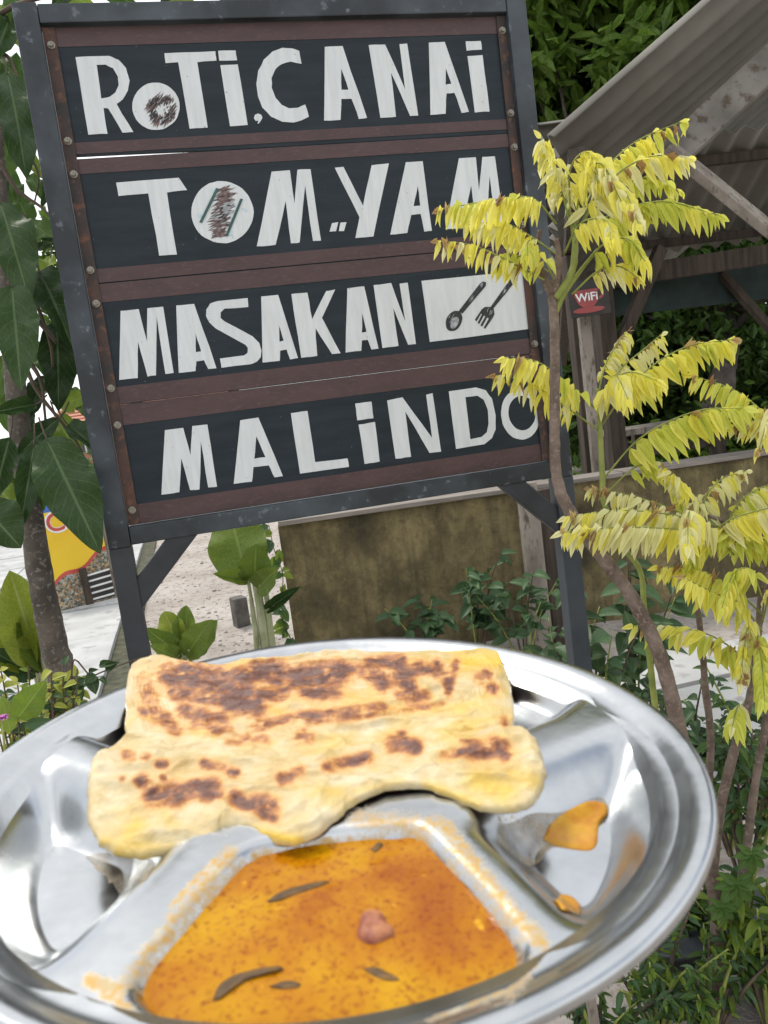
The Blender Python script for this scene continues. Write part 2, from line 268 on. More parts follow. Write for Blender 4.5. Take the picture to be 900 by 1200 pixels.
# ------------------------------------------------------------------ object helpers
ORG = {}
def origin(o):
    return ORG.get(o.name, np.zeros(3)) if o is not None else np.zeros(3)
def tag(o, label, cat, group=None, kind=None):
    if label: o['label'] = label
    if cat: o['category'] = cat
    if group: o['group'] = group
    if kind: o['kind'] = kind
    return o
def thing(name, base, label, cat, group=None):
    o = bpy.data.objects.new(name, None); COL.objects.link(o); o.empty_display_size = 0.05
    o.location = base; ORG[o.name] = np.array(base, float); return tag(o, label, cat, group)
def mkmesh(name, verts, faces, mat, smooth=True, uvs=None):
    me = bpy.data.meshes.new(name)
    me.from_pydata([tuple(map(float, v)) for v in verts], [], [tuple(int(i) for i in f) for f in faces])
    if mat is not None: me.materials.append(mat)
    if smooth: me.polygons.foreach_set('use_smooth', [True] * len(me.polygons))
    if uvs is not None:
        ul = me.uv_layers.new(name='UVMap'); idx = np.zeros(len(me.loops), int); me.loops.foreach_get('vertex_index', idx)
        ul.data.foreach_set('uv', np.asarray(uvs, np.float32)[idx].ravel())
    me.update(); return me
def obj(name, verts, faces, mat, parent=None, smooth=True, uvs=None, base=None):
    """mesh from world coordinates; children share the origin of their thing"""
    o0 = origin(parent) if parent is not None else (np.array(base, float) if base is not None else np.zeros(3))
    me = mkmesh(name, np.asarray(verts, float) - o0, faces, mat, smooth, uvs)
    o = bpy.data.objects.new(name, me); COL.objects.link(o); ORG[o.name] = o0.copy()
    if parent is not None: o.parent = parent
    else: o.location = o0
    return o
def inst(name, me, mw, parent):
    """instance of shared mesh data placed by a world matrix, as child of parent"""
    o = bpy.data.objects.new(name, me); COL.objects.link(o); o.parent = parent
    o.matrix_basis = Matrix.Translation(Vector(-origin(parent))) @ mw; return o
def frame(x, y, z, p):
    return Matrix(((x[0], y[0], z[0], p[0]), (x[1], y[1], z[1], p[1]), (x[2], y[2], z[2], p[2]), (0, 0, 0, 1)))
def join(parts):
    V, Fc, o = [], [], 0
    for v, f in parts:
        V.append(np.asarray(v, float)); Fc += [tuple(i + o for i in q) for q in f]; o += len(v)
    return np.concatenate(V), Fc
def box(c, ax, ay, az, bev=0.0):
    """box centred at c with half-extent vectors, chamfered edges"""
    c = np.array(c, float); bm = bmesh.new()
    bmesh.ops.create_cube(bm, size=2)
    hs = [np.linalg.norm(a) for a in (ax, ay, az)]; us = [unit(a) for a in (ax, ay, az)]
    for v in bm.verts: v.co = Vector((v.co.x * hs[0], v.co.y * hs[1], v.co.z * hs[2]))
    if bev: bmesh.ops.bevel(bm, geom=list(bm.edges), offset=bev, segments=2, affect='EDGES', profile=0.6)
    V = np.array([c + us[0] * v.co.x + us[1] * v.co.y + us[2] * v.co.z for v in bm.verts]); Fc = [[v.index for v in f.verts] for f in bm.faces]
    bm.free(); return V, Fc
def bar(a, b, width_dir, wd, th, bev=0.004):
    a, b = np.array(a, float), np.array(b, float); d = unit(b - a); x = np.array(width_dir, float); x = unit(x - d * (x @ d)); y = np.cross(d, x)
    return box((a + b) / 2, x * wd / 2, y * th / 2, d * np.linalg.norm(b - a) / 2, bev)
def spline(pts, n):
    P = np.array(pts, float)
    if len(P) == 2: return np.array([P[0] + (P[1] - P[0]) * t for t in np.linspace(0, 1, n)])
    Q = np.concatenate([[2 * P[0] - P[1]], P, [2 * P[-1] - P[-2]]]); out_ = []
    for t in np.linspace(0, len(P) - 1 - 1e-6, n):
        i = int(t); u = t - i; p0, p1, p2, p3 = Q[i:i + 4]
        out_.append(0.5 * ((2 * p1) + (p2 - p0) * u + (2 * p0 - 5 * p1 + 4 * p2 - p3) * u * u + (3 * p1 - p0 - 3 * p2 + p3) * u ** 3))
    return np.array(out_)
def tube(pts, radii, sides=10, n=None, rough=0.0, seed=0):
    n = n or max(6, len(pts) * 5); P = spline(pts, n); r = np.interp(np.linspace(0, 1, n), np.linspace(0, 1, len(radii)), radii)
    V, Fc = [], []; ref = np.array([0.31, 0.2, 0.93])
    for i in range(n):
        d = unit(P[min(i + 1, n - 1)] - P[max(i - 1, 0)]); x = np.cross(d, ref); 
        x = unit(x) if np.linalg.norm(x) > 1e-3 else unit(np.cross(d, [1, 0, 0])); y = np.cross(d, x)
        for k in range(sides):
            a = 2 * math.pi * k / sides; rr = r[i]
            if rough: rr *= 1 + rough * noise.noise(Vector((math.cos(a) * 1.5 + seed, math.sin(a) * 1.5, i * 0.55)))
            V.append(P[i] + (x * math.cos(a) + y * math.sin(a)) * rr)
    for i in range(n - 1):
        for k in range(sides):
            q = (k + 1) % sides; Fc.append((i * sides + k, i * sides + q, (i + 1) * sides + q, (i + 1) * sides + k))
    Fc.append(tuple(range(sides))[::-1]); Fc.append(tuple((n - 1) * sides + k for k in range(sides)))
    return np.array(V), Fc

# leaf meshes -------------------------------------------------------
def leaf_mesh(name, mat, prof, nv=8, nu=4, fold=0.15, droop=0.15, wave=0.0, curl=0.0, seed=0, wratio=1.0):
    """leaf from (0,0,0) to (0,1,~0); half-width profile prof(t); unit length"""
    V, UV, Fc = [], [], []
    for i in range(nv + 1):
        t = i / nv; hw = prof(t) * wratio
        yy = t; zz = -droop * t * t
        if curl: a = curl * t; yy = math.sin(a) / max(curl, 1e-6); zz -= (1 - math.cos(a)) / max(curl, 1e-6)
        for j in range(nu + 1):
            u = -1 + 2 * j / nu
            ww = hw * u * (1 + 0.05 * noise.noise(Vector((t * 6, u + seed, 3.1 * seed))))
            z = zz + fold * abs(u) * hw + wave * hw * abs(u) * math.sin(t * 16 + (2.2 if u > 0 else 0) + seed)
            V.append((ww, yy, z)); UV.append((0.5 + 0.5 * u, t))
    for i in range(nv):
        for j in range(nu):
            a = i * (nu + 1) + j; Fc.append((a, a + 1, a + nu + 2, a + nu + 1))
    return mkmesh(name, V, Fc, mat, True, UV)
def prof_ov(t): return max(0.0, math.sin(math.pi * min(1, t ** 0.75)) ** 0.8) * 0.5          # ovate
def prof_lan(t): return max(0.0, math.sin(math.pi * t ** 0.85)) ** 0.75 * 0.5
def prof_big(t): return max(0.0, (math.sin(math.pi * t ** 0.8)) ** 0.7) * 0.5 if t < 0.999 else 0
def place_leaf(me, A, B, width, nrm, parent, name='leaf', roll=0.0):
    A, B = np.array(A, float), np.array(B, float); y = B - A; Ln = np.linalg.norm(y); y = y / Ln
    z = np.array(nrm, float); z = z - y * (z @ y)
    z = unit(z) if np.linalg.norm(z) > 1e-3 else unit(np.cross(y, [0.3, 0.5, 0.8])); x = np.cross(y, z)
    if roll: x, z = x * math.cos(roll) + z * math.sin(roll), z * math.cos(roll) - x * math.sin(roll)
    return inst(name, me, frame(x * width, y * Ln, z * Ln * 0.8, A), parent)
TOCAM = lambda p: unit(CAM - np.array(p, float))

# foliage of many small leaves as one mesh --------------------------------
def leaf_cloud(centres, size, mat, name, parent=None, up_bias=0.3, ratio=0.42, base=None):
    n = len(centres); C = np.asarray(centres, float); s = size * rng.uniform(0.6, 1.3, n)
    d = rng.normal(size=(n, 3)); d[:, 2] -= 0.35; d /= np.linalg.norm(d, axis=1)[:, None]
    z = rng.normal(size=(n, 3)); z[:, 2] += up_bias * 3; z -= d * np.sum(z * d, 1)[:, None]; z /= np.linalg.norm(z, axis=1)[:, None]; x = np.cross(d, z)
    h = (s * ratio)[:, None] / 2; sl = s[:, None]
    pts = [C, C + d * sl * .35 + x * h + z * h * .25, C + d * sl * .75 + x * h * .75 + z * h * .1, C + d * sl - z * sl * .12, C + d * sl * .75 - x * h * .75 + z * h * .1, C + d * sl * .35 - x * h + z * h * .25]
    V = np.stack(pts, 1).reshape(-1, 3); i0 = np.arange(n) * 6
    Fc = np.concatenate([np.stack([i0, i0 + 1, i0 + 2, i0 + 3], 1), np.stack([i0, i0 + 3, i0 + 4, i0 + 5], 1)])
    uv = np.tile(np.array([(.5, 0), (1, .35), (.9, .75), (.5, 1), (.1, .75), (0, .35)]), (n, 1))
    return obj(name, V, Fc, mat, parent, False, uv, base)

# ------------------------------------------------------------------ ground
def grid_sheet(name, xs, ys, zf, mat):
    V = [(x, y, zf(x, y)) for y in ys for x in xs]; nx = len(xs); Fc = [(j * nx + i, j * nx + i + 1, (j + 1) * nx + i + 1, (j + 1) * nx + i) for j in range(len(ys) - 1) for i in range(nx - 1)]
    o = obj(name, V, Fc, mat); o['kind'] = 'structure'; return o
xs = np.concatenate([[-200, -80, -40, -20], np.linspace(-10, 8, 150), [14, 30, 80, 200]])
ys = np.concatenate([[-60, -20, -5], np.linspace(0, 16, 130), [20, 30, 60, 120, 300]])
def gz(x, y):
    if abs(x) > 9 or y > 15.5 or y < 0: return -0.02
    return -0.025 + 0.022 * noise.noise(Vector((x * 1.3, y * 1.3, 0))) + 0.012 * noise.noise(Vector((x * 5, y * 5, 4)))
grid_sheet('ground', xs, ys, gz, MAT['sand'])
# concrete yard on the left, slab by slab
a0, a1 = ground(128, 800), ground(147, 728); ed = unit((a1 - a0) * [1, 1, 0])
pav = bpy.data.objects.new('pavement', None); COL.objects.link(pav); pav['kind'] = 'structure'; ORG[pav.name] = np.zeros(3)
j0 = ground(140, 747); perp = np.array([-ed[1], ed[0], 0]); 
if perp[0] > 0: perp = -perp
sb_c = j0 + ed * 2.7 + perp * 2.65
v, f = box(np.array([sb_c[0], sb_c[1], -0.02]), perp * 2.79, ed * 4.9, UPW * 0.026, 0.0); o = obj('soil_bed', v, f, None, None, False); o.data.materials.append(MAT['soil']); o['kind'] = 'structure'
for r_ in range(-2, 7):
    for c_ in range(4):
        L0, W0 = 1.08, 1.35
        p = j0 + ed * (r_ * L0 + L0 / 2) + perp * (c_ * W0 + W0 / 2) + np.array([0, 0, 0.01 + random.uniform(-.006, .006)])
        v, f = box(p, perp * (W0 / 2 - 0.014), ed * (L0 / 2 - 0.014), UPW * 0.035, 0.006); obj('slab', v, f, MAT['concrete'], pav, False)
# slabs at the foot of the mossy wall (right)
pav2 = bpy.data.objects.new('footpath', None); COL.objects.link(pav2); pav2['kind'] = 'structure'; ORG[pav2.name] = np.zeros(3)
def slab_quad(parent, pix, z, mat):
    top = [ground(*p, z) for p in pix]; bot = [t - np.array([0, 0, 0.08]) for t in top]; n_ = len(top)
    obj('slab', top + bot, [tuple(range(n_))] + [(i, i + n_, (i + 1) % n_ + n_, (i + 1) % n_) for i in range(n_)], mat, parent, False)
slab_quad(pav2, [(560, 800), (905, 742), (1100, 706), (1090, 732), (910, 776), (600, 846)], 0.02, MAT['concrete'])
slab_quad(pav2, [(596, 852), (912, 781), (1100, 735), (1180, 860), (950, 905), (640, 960)], 0.035, MAT['concrete_grey'])

# pebbles and clods on the sand
def pebble_field():
    parts = []
    for _ in range(900):
        px, py = random.uniform(150, 330), random.uniform(612, 790); g = ground(px, py)
        s = random.uniform(0.004, 0.013) * (1.8 if random.random() < .08 else 1)
        bm = bmesh.new(); bmesh.ops.create_icosphere(bm, subdivisions=1, radius=s)
        V = np.array([np.array(v.co) * [1, random.uniform(.7, 1.3), .6] * random.uniform(.8, 1.2) for v in bm.verts]) + g + [0, 0, gz(g[0], g[1]) + s * .2]
        parts.append((V, [[v.index for v in f.verts] for f in bm.faces])); bm.free()
    v, f = join(parts); o = obj('gravel', v, f, MAT['pebble'], None, True); tag(o, 'loose pebbles strewn over the pale sand behind the sign', 'gravel', kind='stuff')
pebble_field()

# ------------------------------------------------------------------ the menu sign
SW = 1.15
E1 = M3 @ np.array([0.96314596, -0.15985545, 0.21632405]); E1[2] = 0; E1 = unit(E1)
SO = CAM + (M3 @ np.array([-0.5542981, 0.03325789, 1.75527731])) * SW       # inner bottom-left corner of the frame
SN = np.cross(E1, UPW);  SN = SN if SN @ (CAM - SO) > 0 else -SN             # towards the viewer
def S(u, v, d=0.0): return SO + E1 * u + UPW * v + SN * d
def sign_uv(px, py):
    r = ray(px, py); X = CAM + r * (((SO - CAM) @ SN) / (r @ SN)) - SO; return X @ E1, X @ UPW
IW, IH, TB = 1.152, 1.180, 0.045
sign = thing('menu_sign', (SO[0] + E1[0] * IW / 2, SO[1] + E1[1] * IW / 2, 0), 'tall framed black menu sign reading ROTI CANAI, TOM YAM, MASAKAN, MALINDO', 'sign')
FD = 0.045
zb = -SO[2] - 0.25
def sbox(u0, u1, v0, v1, d0, d1, bev=0.003): return box(S((u0 + u1) / 2, (v0 + v1) / 2, (d0 + d1) / 2), E1 * (u1 - u0) / 2, UPW * (v1 - v0) / 2, SN * (d1 - d0) / 2, bev)
def spart(name, b_, mat, parent=sign): return obj(name, b_[0], b_[1], mat, parent, False)
PW = 0.054
spart('post', sbox(-PW, 0, -TB - .004, IH + TB, -FD, 0.006), MAT['frame']); spart('leg', sbox(-PW, 0, zb, -TB - .004, -FD, 0.006), MAT['frame_dark'])  # legs darker than posts: black paint, with some shade put into the colour
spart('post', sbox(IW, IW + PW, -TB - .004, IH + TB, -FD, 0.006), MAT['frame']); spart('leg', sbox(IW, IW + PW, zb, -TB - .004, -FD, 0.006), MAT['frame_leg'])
spart('top_rail', sbox(0.001, IW - 0.001, IH, IH + TB - 0.003, -FD + .002, 0.004), MAT['frame'])
spart('bottom_rail', sbox(0.001, IW - 0.001, -TB, 0, -FD + .002, 0.004), MAT['frame'])
for s in (0, 1):
    a = S(-0.030, -0.200, -0.02) if s == 0 else S(IW + 0.030, -0.200, -0.02)
    b_ = S(0.150, -0.020, -0.02) if s == 0 else S(IW - 0.150, -0.020, -0.02)
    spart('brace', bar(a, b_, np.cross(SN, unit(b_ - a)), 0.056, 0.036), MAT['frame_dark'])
BD = -0.016
SL, SR = 0.029, IW - 0.026
rows = [(0.885, IH - 0.002, 0.921, 1.135), (0.595, 0.885, 0.629, 0.850), (0.302, 0.595, 0.345, 0.550), (0.002, 0.302, 0.052, 0.251)]
names = ['ROTI CANAI', 'TOM YAM', 'MASAKAN', 'MALINDO']
boards = []
for i, (v0, v1, b0, b1) in enumerate(rows):
    gap_t = 0.0015; 
    V, Fc = sbox(0.004, IW - 0.004, v0 + 0.0004, v1 - 0.0004, BD - 0.012, BD, 0.0008)
    if i == 0:   # its lower edge is split away at the left and leaves a slit of light
        ol = [(0.004, v0 + .0070), (0.12, v0 + .0060), (0.24, v0 + .0042), (0.30, v0 + .0030), (0.315, v0 + .0008), (0.6, v0 + .0005), (IW - .004, v0 + .0005), (IW - .004, v1 - .0015), (0.004, v1 - .0015)]; k_ = len(ol)
        V = [S(u, v, BD) for u, v in ol] + [S(u, v, BD - .012) for u, v in ol]; Fc = [tuple(range(k_)), tuple(range(2 * k_ - 1, k_ - 1, -1))] + [(q, q + k_, (q + 1) % k_ + k_, (q + 1) % k_) for q in range(k_)]
    bo = spart('board', (V, Fc), MAT['board']); bo['label'] = 'board lettered %s' % names[i]; boards.append(bo)
    lo = v0 + (0.010 if i == 0 else 0.0016)
    spart('painted_band', sbox(SL - 0.02, SR + 0.02, b1, v1 - 0.0016, BD, BD + 0.0012, 0), MAT['brown'], bo)
    spart('painted_band', sbox(SL - 0.02, SR + 0.02, lo, b0, BD, BD + 0.0012, 0), MAT['brown'], bo)
for (u0, u1) in ((0.0015, SL), (SR, IW - 0.0015)):
    spart('side_strip', sbox(u0, u1, 0.003, IH - 0.003, BD + 0.0014, BD + 0.006, 0.001), MAT['rust'])
# bolts on the side strips
def bolt_mesh():
    bm = bmesh.new(); bmesh.ops.create_cone(bm, cap_ends=True, segments=14, radius1=.0098, radius2=.0088, depth=.003)
    g = bmesh.ops.create_cone(bm, cap_ends=True, segments=6, radius1=.0062, radius2=.0055, depth=.007)
    bmesh.ops.translate(bm, verts=g['verts'], vec=(0, 0, .004)); me = bpy.data.meshes.new('bolt'); bm.to_mesh(me); bm.free(); me.materials.append(MAT['bolt']); return me
BM = bolt_mesh()
for px, py in ((56, 51), (76, 164), (85, 203), (104, 316), (113, 355), (129, 455), (139, 498), (156, 598), (587, 34), (600, 131), (606, 171), (616, 262), (621, 318), (632, 402)):
    u, v = sign_uv(px, py); u = 0.016 if px < 300 else IW - 0.0135; inst('bolt', BM, frame(E1, UPW, SN, S(u, v, BD + .0075)), sign)

def flat_poly(name, rings, mat, parent, d, th=0.0007):
    """filled outline (first ring outer, others holes) in sign coordinates, with a slight paint thickness"""
    bm = bmesh.new(); es = []
    for r_ in rings:
        vs = [bm.verts.new((u, v, 0)) for u, v in r_]
        es += [bm.edges.new((vs[k], vs[(k + 1) % len(vs)])) for k in range(len(vs))]
    bmesh.ops.triangle_fill(bm, use_beauty=True, use_dissolve=False, edges=es, normal=(0, 0, 1)); bm.verts.index_update()
    V = np.array([S(v.co.x, v.co.y, d + th) for v in bm.verts]); Fc = [[v.index for v in f.verts] for f in bm.faces]
    n_ = len(V); V2 = np.array([S(v.co.x, v.co.y, d) for v in bm.verts]); k = 0
    for r_ in rings:
        m = len(r_); Fc += [(k + i, k + (i + 1) % m, n_ + k + (i + 1) % m, n_ + k + i) for i in range(m)]; k += m
    bm.free(); return obj(name, np.concatenate([V, V2]), Fc, mat, parent, False)
def wob(ring, n_=3, amp=0.0013):
    """subdivide with a slight hand-painted unevenness"""
    out_ = []
    for i in range(len(ring)):
        a, b_ = np.array(ring[i]), np.array(ring[(i + 1) % len(ring)])
        for k in range(n_):
            p = a + (b_ - a) * k / n_
            out_.append(p + amp * np.array([noise.noise(Vector((p[0] * 70, p[1] * 70, 1))), noise.noise(Vector((p[0] * 70, p[1] * 70, 9)))]))
    return out_
def ell(cx, cy, rx, ry, n_=40, rot=0, wobble=0.0):
    return [(cx + rx * (1 + wobble * math.sin(3 * a + 1)) * math.cos(a) * math.cos(rot) - ry * math.sin(a) * math.sin(rot), cy + rx * math.cos(a) * math.sin(rot) + ry * (1 + wobble * math.sin(2 * a)) * math.sin(a) * math.cos(rot)) for a in np.linspace(0, 2 * math.pi, n_, endpoint=False)]
def glyph(crop, rings, board, mat='white', name='letter', d=None, sub=3):
    ox, oy = crop
    rr = [wob([sign_uv(ox + x / 3, oy + y / 3) for x, y in r_], sub) for r_ in rings]
    o = flat_poly(name, rr, MAT[mat], boards[board], BD + 0.0002 if d is None else d); return o
A_, B_, C_, D_, E_, F_, G_, H_ = (60, 20), (300, 20), (100, 160), (360, 150), (120, 310), (380, 290), (130, 440), (380, 410)
glyph(A_, [[(82, 130), (200, 126), (235, 140), (262, 170), (273, 215), (268, 250), (250, 280), (228, 297), (287, 396), (250, 398), (198, 312), (182, 310), (195, 402), (128, 405)], [(157, 158), (190, 157), (215, 170), (233, 200), (235, 230), (225, 255), (205, 270), (174, 277)]], 0)
glyph(A_, [ell(367, 305, 84, 84, 40, 0, .012)], 0, sub=1)
glyph(A_, [[(397, 117), (578, 110), (582, 143), (513, 148), (551, 380), (487, 384), (447, 150), (402, 152)]], 0)
glyph(A_, [[(588, 108), (650, 107), (655, 142), (592, 144)]], 0)
glyph(A_, [[(595, 160), (658, 157), (692, 371), (630, 376)]], 0)
glyph(A_, [[(728, 331), (740, 335), (745, 345), (740, 357), (730, 367), (726, 365), (731, 357), (720, 356), (714, 347), (718, 335)]], 0, sub=1)
glyph(B_, [[(155, 110), (130, 100), (95, 98), (60, 112), (30, 140), (10, 180), (3, 225), (8, 270), (25, 310), (55, 342), (95, 360), (135, 363), (165, 355), (189, 342), (177, 298), (150, 310), (120, 312), (92, 300), (70, 275), (58, 240), (57, 205), (70, 175), (92, 155), (125, 147), (163, 156)]], 0, sub=2)
glyph(B_, [[(246, 94), (308, 93), (395, 347), (366, 350), (340, 278), (304, 279), (302, 353), (243, 357)], [(304, 172), (330, 246), (304, 248)]], 0)
glyph(B_, [[(400, 88), (460, 87), (530, 245), (510, 85), (537, 84), (576, 338), (547, 340), (480, 185), (497, 343), (442, 347)]], 0)
glyph(B_, [[(614, 80), (669, 78), (756, 326), (730, 329), (705, 258), (675, 260), (673, 332), (619, 336)], [(674, 170), (694, 226), (673, 229)]], 0)
glyph(B_, [[(744, 76), (798, 74), (801, 105), (748, 108)]], 0)
glyph(B_, [[(750, 128), (804, 125), (829, 324), (776, 327)]], 0)
glyph(C_, [[(107, 155), (328, 138), (358, 182), (285, 190), (322, 410), (260, 414), (220, 194), (115, 203)]], 1)
glyph(C_, [ell(482, 260, 110, 110, 44, 0, .012)], 1, sub=1)
glyph(C_, [[(657, 117), (722, 112), (738, 230), (748, 109), (795, 108), (832, 360), (804, 363), (775, 165), (757, 368), (725, 371), (707, 220), (672, 377), (605, 382)]], 1)
glyph(D_, [[(90, 328), (113, 326), (105, 358), (82, 360)]], 1, sub=1); glyph(D_, [[(121, 328), (142, 325), (133, 357), (115, 358)]], 1, sub=1)
glyph(D_, [[(101, 133), (131, 130), (200, 268), (231, 124), (292, 118), (237, 377), (174, 382), (188, 308)]], 1)
glyph(D_, [[(352, 114), (412, 110), (444, 356), (417, 359), (405, 297), (372, 300), (357, 365), (297, 370)], [(395, 198), (403, 267), (379, 269)]], 1)
glyph(D_, [[(540, 100), (600, 96), (611, 215), (623, 95), (667, 93), (700, 335), (672, 338), (648, 160), (640, 340), (605, 343), (583, 195), (552, 347), (492, 352)]], 1)
glyph(E_, [[(62, 160), (126, 154), (155, 268), (157, 150), (213, 145), (250, 380), (221, 384), (190, 180), (188, 388), (158, 392), (124, 270), (122, 397), (57, 404)]], 2)
glyph(E_, [[(259, 141), (322, 135), (402, 362), (373, 366), (358, 335), (330, 339), (328, 373), (267, 380)], [(328, 240), (347, 303), (328, 308)]], 2)
glyph(E_, [[(513, 115), (515, 146), (430, 153), (416, 165), (416, 185), (430, 197), (530, 250), (555, 275), (562, 300), (558, 325), (545, 340), (520, 350), (420, 361), (414, 329), (500, 318), (512, 308), (513, 290), (505, 280), (400, 222), (375, 200), (365, 178), (366, 155), (380, 135), (405, 125)]], 2, sub=2)
glyph(E_, [[(560, 109), (620, 103), (691, 327), (663, 332), (650, 297), (627, 301), (625, 337), (565, 343)], [(623, 210), (640, 266), (625, 269)]], 2)
glyph(E_, [[(666, 100), (724, 95), (740, 190), (790, 90), (822, 84), (775, 185), (842, 310), (811, 313), (752, 222), (759, 320), (702, 326)]], 2)
glyph(F_, [[(85, 140), (144, 133), (196, 353), (170, 356), (158, 322), (137, 325), (134, 361), (79, 367)], [(138, 227), (153, 294), (137, 297)]], 2)
glyph(F_, [[(178, 130), (240, 121), (290, 258), (270, 123), (299, 120), (328, 337), (300, 340), (247, 208), (266, 345), (210, 351)]], 2)
glyph(F_, [[(348, 114), (722, 76), (749, 281), (377, 331)]], 2, name='white_panel')
glyph(G_, [[(189, 192), (254, 184), (280, 282), (286, 178), (340, 172), (374, 392), (343, 396), (317, 232), (312, 402), (279, 405), (247, 293), (241, 412), (176, 421)]], 3)
glyph(G_, [[(456, 157), (521, 148), (607, 355), (577, 360), (557, 317), (503, 323), (497, 374), (433, 383)], [(513, 214), (545, 288), (506, 294)]], 3)
glyph(G_, [[(635, 132), (694, 124), (722, 306), (836, 292), (840, 322), (668, 346)]], 3)
glyph(H_, [[(113, 188), (170, 181), (177, 240), (120, 248)]], 3)
glyph(H_, [[(125, 263), (182, 254), (200, 394), (146, 402)]], 3)
glyph(H_, [[(225, 177), (280, 166), (385, 310), (364, 157), (387, 151), (417, 358), (376, 363), (290, 215), (310, 377), (256, 384)]], 3)
glyph(H_, [[(444, 145), (540, 131), (575, 142), (597, 170), (610, 230), (609, 280), (597, 310), (570, 332), (470, 350)], [(502, 165), (545, 160), (568, 175), (582, 210), (585, 260), (578, 290), (560, 306), (520, 315)]], 3, sub=2)
glyph(H_, [ell(698, 226, 69, 90, 40, -0.08), ell(703, 222, 48, 61, 36, -0.08)], 3, sub=1)
# painted pictures: flatbread ring, soup bowl, spoon, fork
DL = BD + 0.0012
def strokes(crop, board, cx, cy, rin, rout, n_, mat, ang=None, ln=(14, 34), wd=(3, 7), sy=1.0, sx=1.0, d=DL, name='brush_mark'):
    parts = []
    for _ in range(n_):
        a = random.uniform(0, 6.283); r_ = random.uniform(rin, rout); x, y = cx + r_ * math.cos(a) * sx, cy + r_ * math.sin(a) * sy
        t = (ang if ang is not None else 0) + random.uniform(-.35, .35); l_, w_ = random.uniform(*ln) / 2, random.uniform(*wd) / 2
        ux, uy = math.cos(t), math.sin(t); P = [(x - ux * l_, y - uy * l_), (x + uy * w_, y - ux * w_), (x + ux * l_, y + uy * l_), (x - uy * w_, y + ux * w_)]
        dd = d + random.uniform(0, .0006); parts.append(([S(*sign_uv(crop[0] + p[0] / 3, crop[1] + p[1] / 3), dd) for p in P], [(0, 1, 2, 3)]))
    v, f = join(parts); return obj(name, v, f, MAT[mat], boards[board], False)
strokes(A_, 0, 386, 315, 18, 56, 120, 'smear', 2.2, (16, 44), (3, 8)); strokes(A_, 0, 388, 318, 24, 48, 90, 'ink', 2.3, (14, 34), (2, 5), d=DL + .0006)
strokes(A_, 0, 390, 318, 0, 20, 26, 'white', 1.3, (12, 30), (6, 10), d=DL + .0014)
for k in range(10): strokes(C_, 1, 492 - k * 2.2, 180 + k * 18, 0, (18, 26, 34, 38, 40, 40, 38, 36, 26, 18)[k], 14, 'smear', -0.35, (26, 60), (4, 10), sy=.35)
strokes(C_, 1, 490, 250, 0, 60, 26, 'inkgrey', -0.4, (20, 46), (4, 9), d=DL + .0006, sx=.6); strokes(C_, 1, 488, 255, 0, 60, 22, 'ink', -0.5, (16, 40), (2, 5), d=DL + .0009, sx=.55)
for x, y in ((450, 183), (405, 272), (560, 250), (512, 338)): strokes(C_, 1, x, y, 0, 8, 5, 'paleblue', .4, (14, 26), (4, 8), d=DL)
glyph(C_, [[(460, 176), (470, 178), (410, 299), (400, 296)]], 1, 'teal', 'brush_mark', DL + .0016, 1); glyph(C_, [[(546, 212), (555, 214), (502, 346), (492, 343)]], 1, 'teal', 'brush_mark', DL + .0016, 1)
glyph(F_, [ell(462, 256, 27, 38, 26, 0.42)], 2, 'ink', 'painted_spoon', DL, 1); glyph(F_, [[(478, 222), (555, 122), (566, 116), (576, 120), (574, 132), (492, 230)]], 2, 'ink', 'painted_spoon', DL, 1)
glyph(F_, [ell(464, 262, 13, 23, 20, 0.42)], 2, 'inkgrey', 'painted_spoon', DL + .0008, 1)
glyph(F_, [[(592, 206), (664, 104), (676, 94), (687, 97), (684, 110), (602, 212), (606, 232), (598, 246), (573, 283), (567, 280), (585, 248), (580, 244), (562, 275), (556, 271), (574, 240), (569, 236), (552, 266), (546, 262), (562, 232), (558, 230), (542, 257), (536, 252), (560, 215), (572, 206)]], 2, 'ink', 'painted_fork', DL, 1)
strokes(F_, 2, 560, 128, 0, 6, 4, 'inkgrey', -0.95, (10, 26), (2, 4), d=DL + .0009); strokes(F_, 2, 525, 175, 0, 12, 6, 'inkgrey', -0.93, (10, 30), (1.5, 3), d=DL + .0009, sx=.5)
strokes(F_, 2, 640, 150, 0, 20, 6, 'inkgrey', -0.95, (10, 30), (1.5, 3), d=DL + .0009, sx=.4); strokes(F_, 2, 588, 225, 0, 14, 7, 'inkgrey', -1.0, (10, 22), (1.5, 3), d=DL + .0009, sx=.8)
strokes(F_, 2, 455, 245, 0, 18, 8, 'inkgrey', -1.1, (8, 20), (1.5, 3), d=DL + .0012, sx=.6)

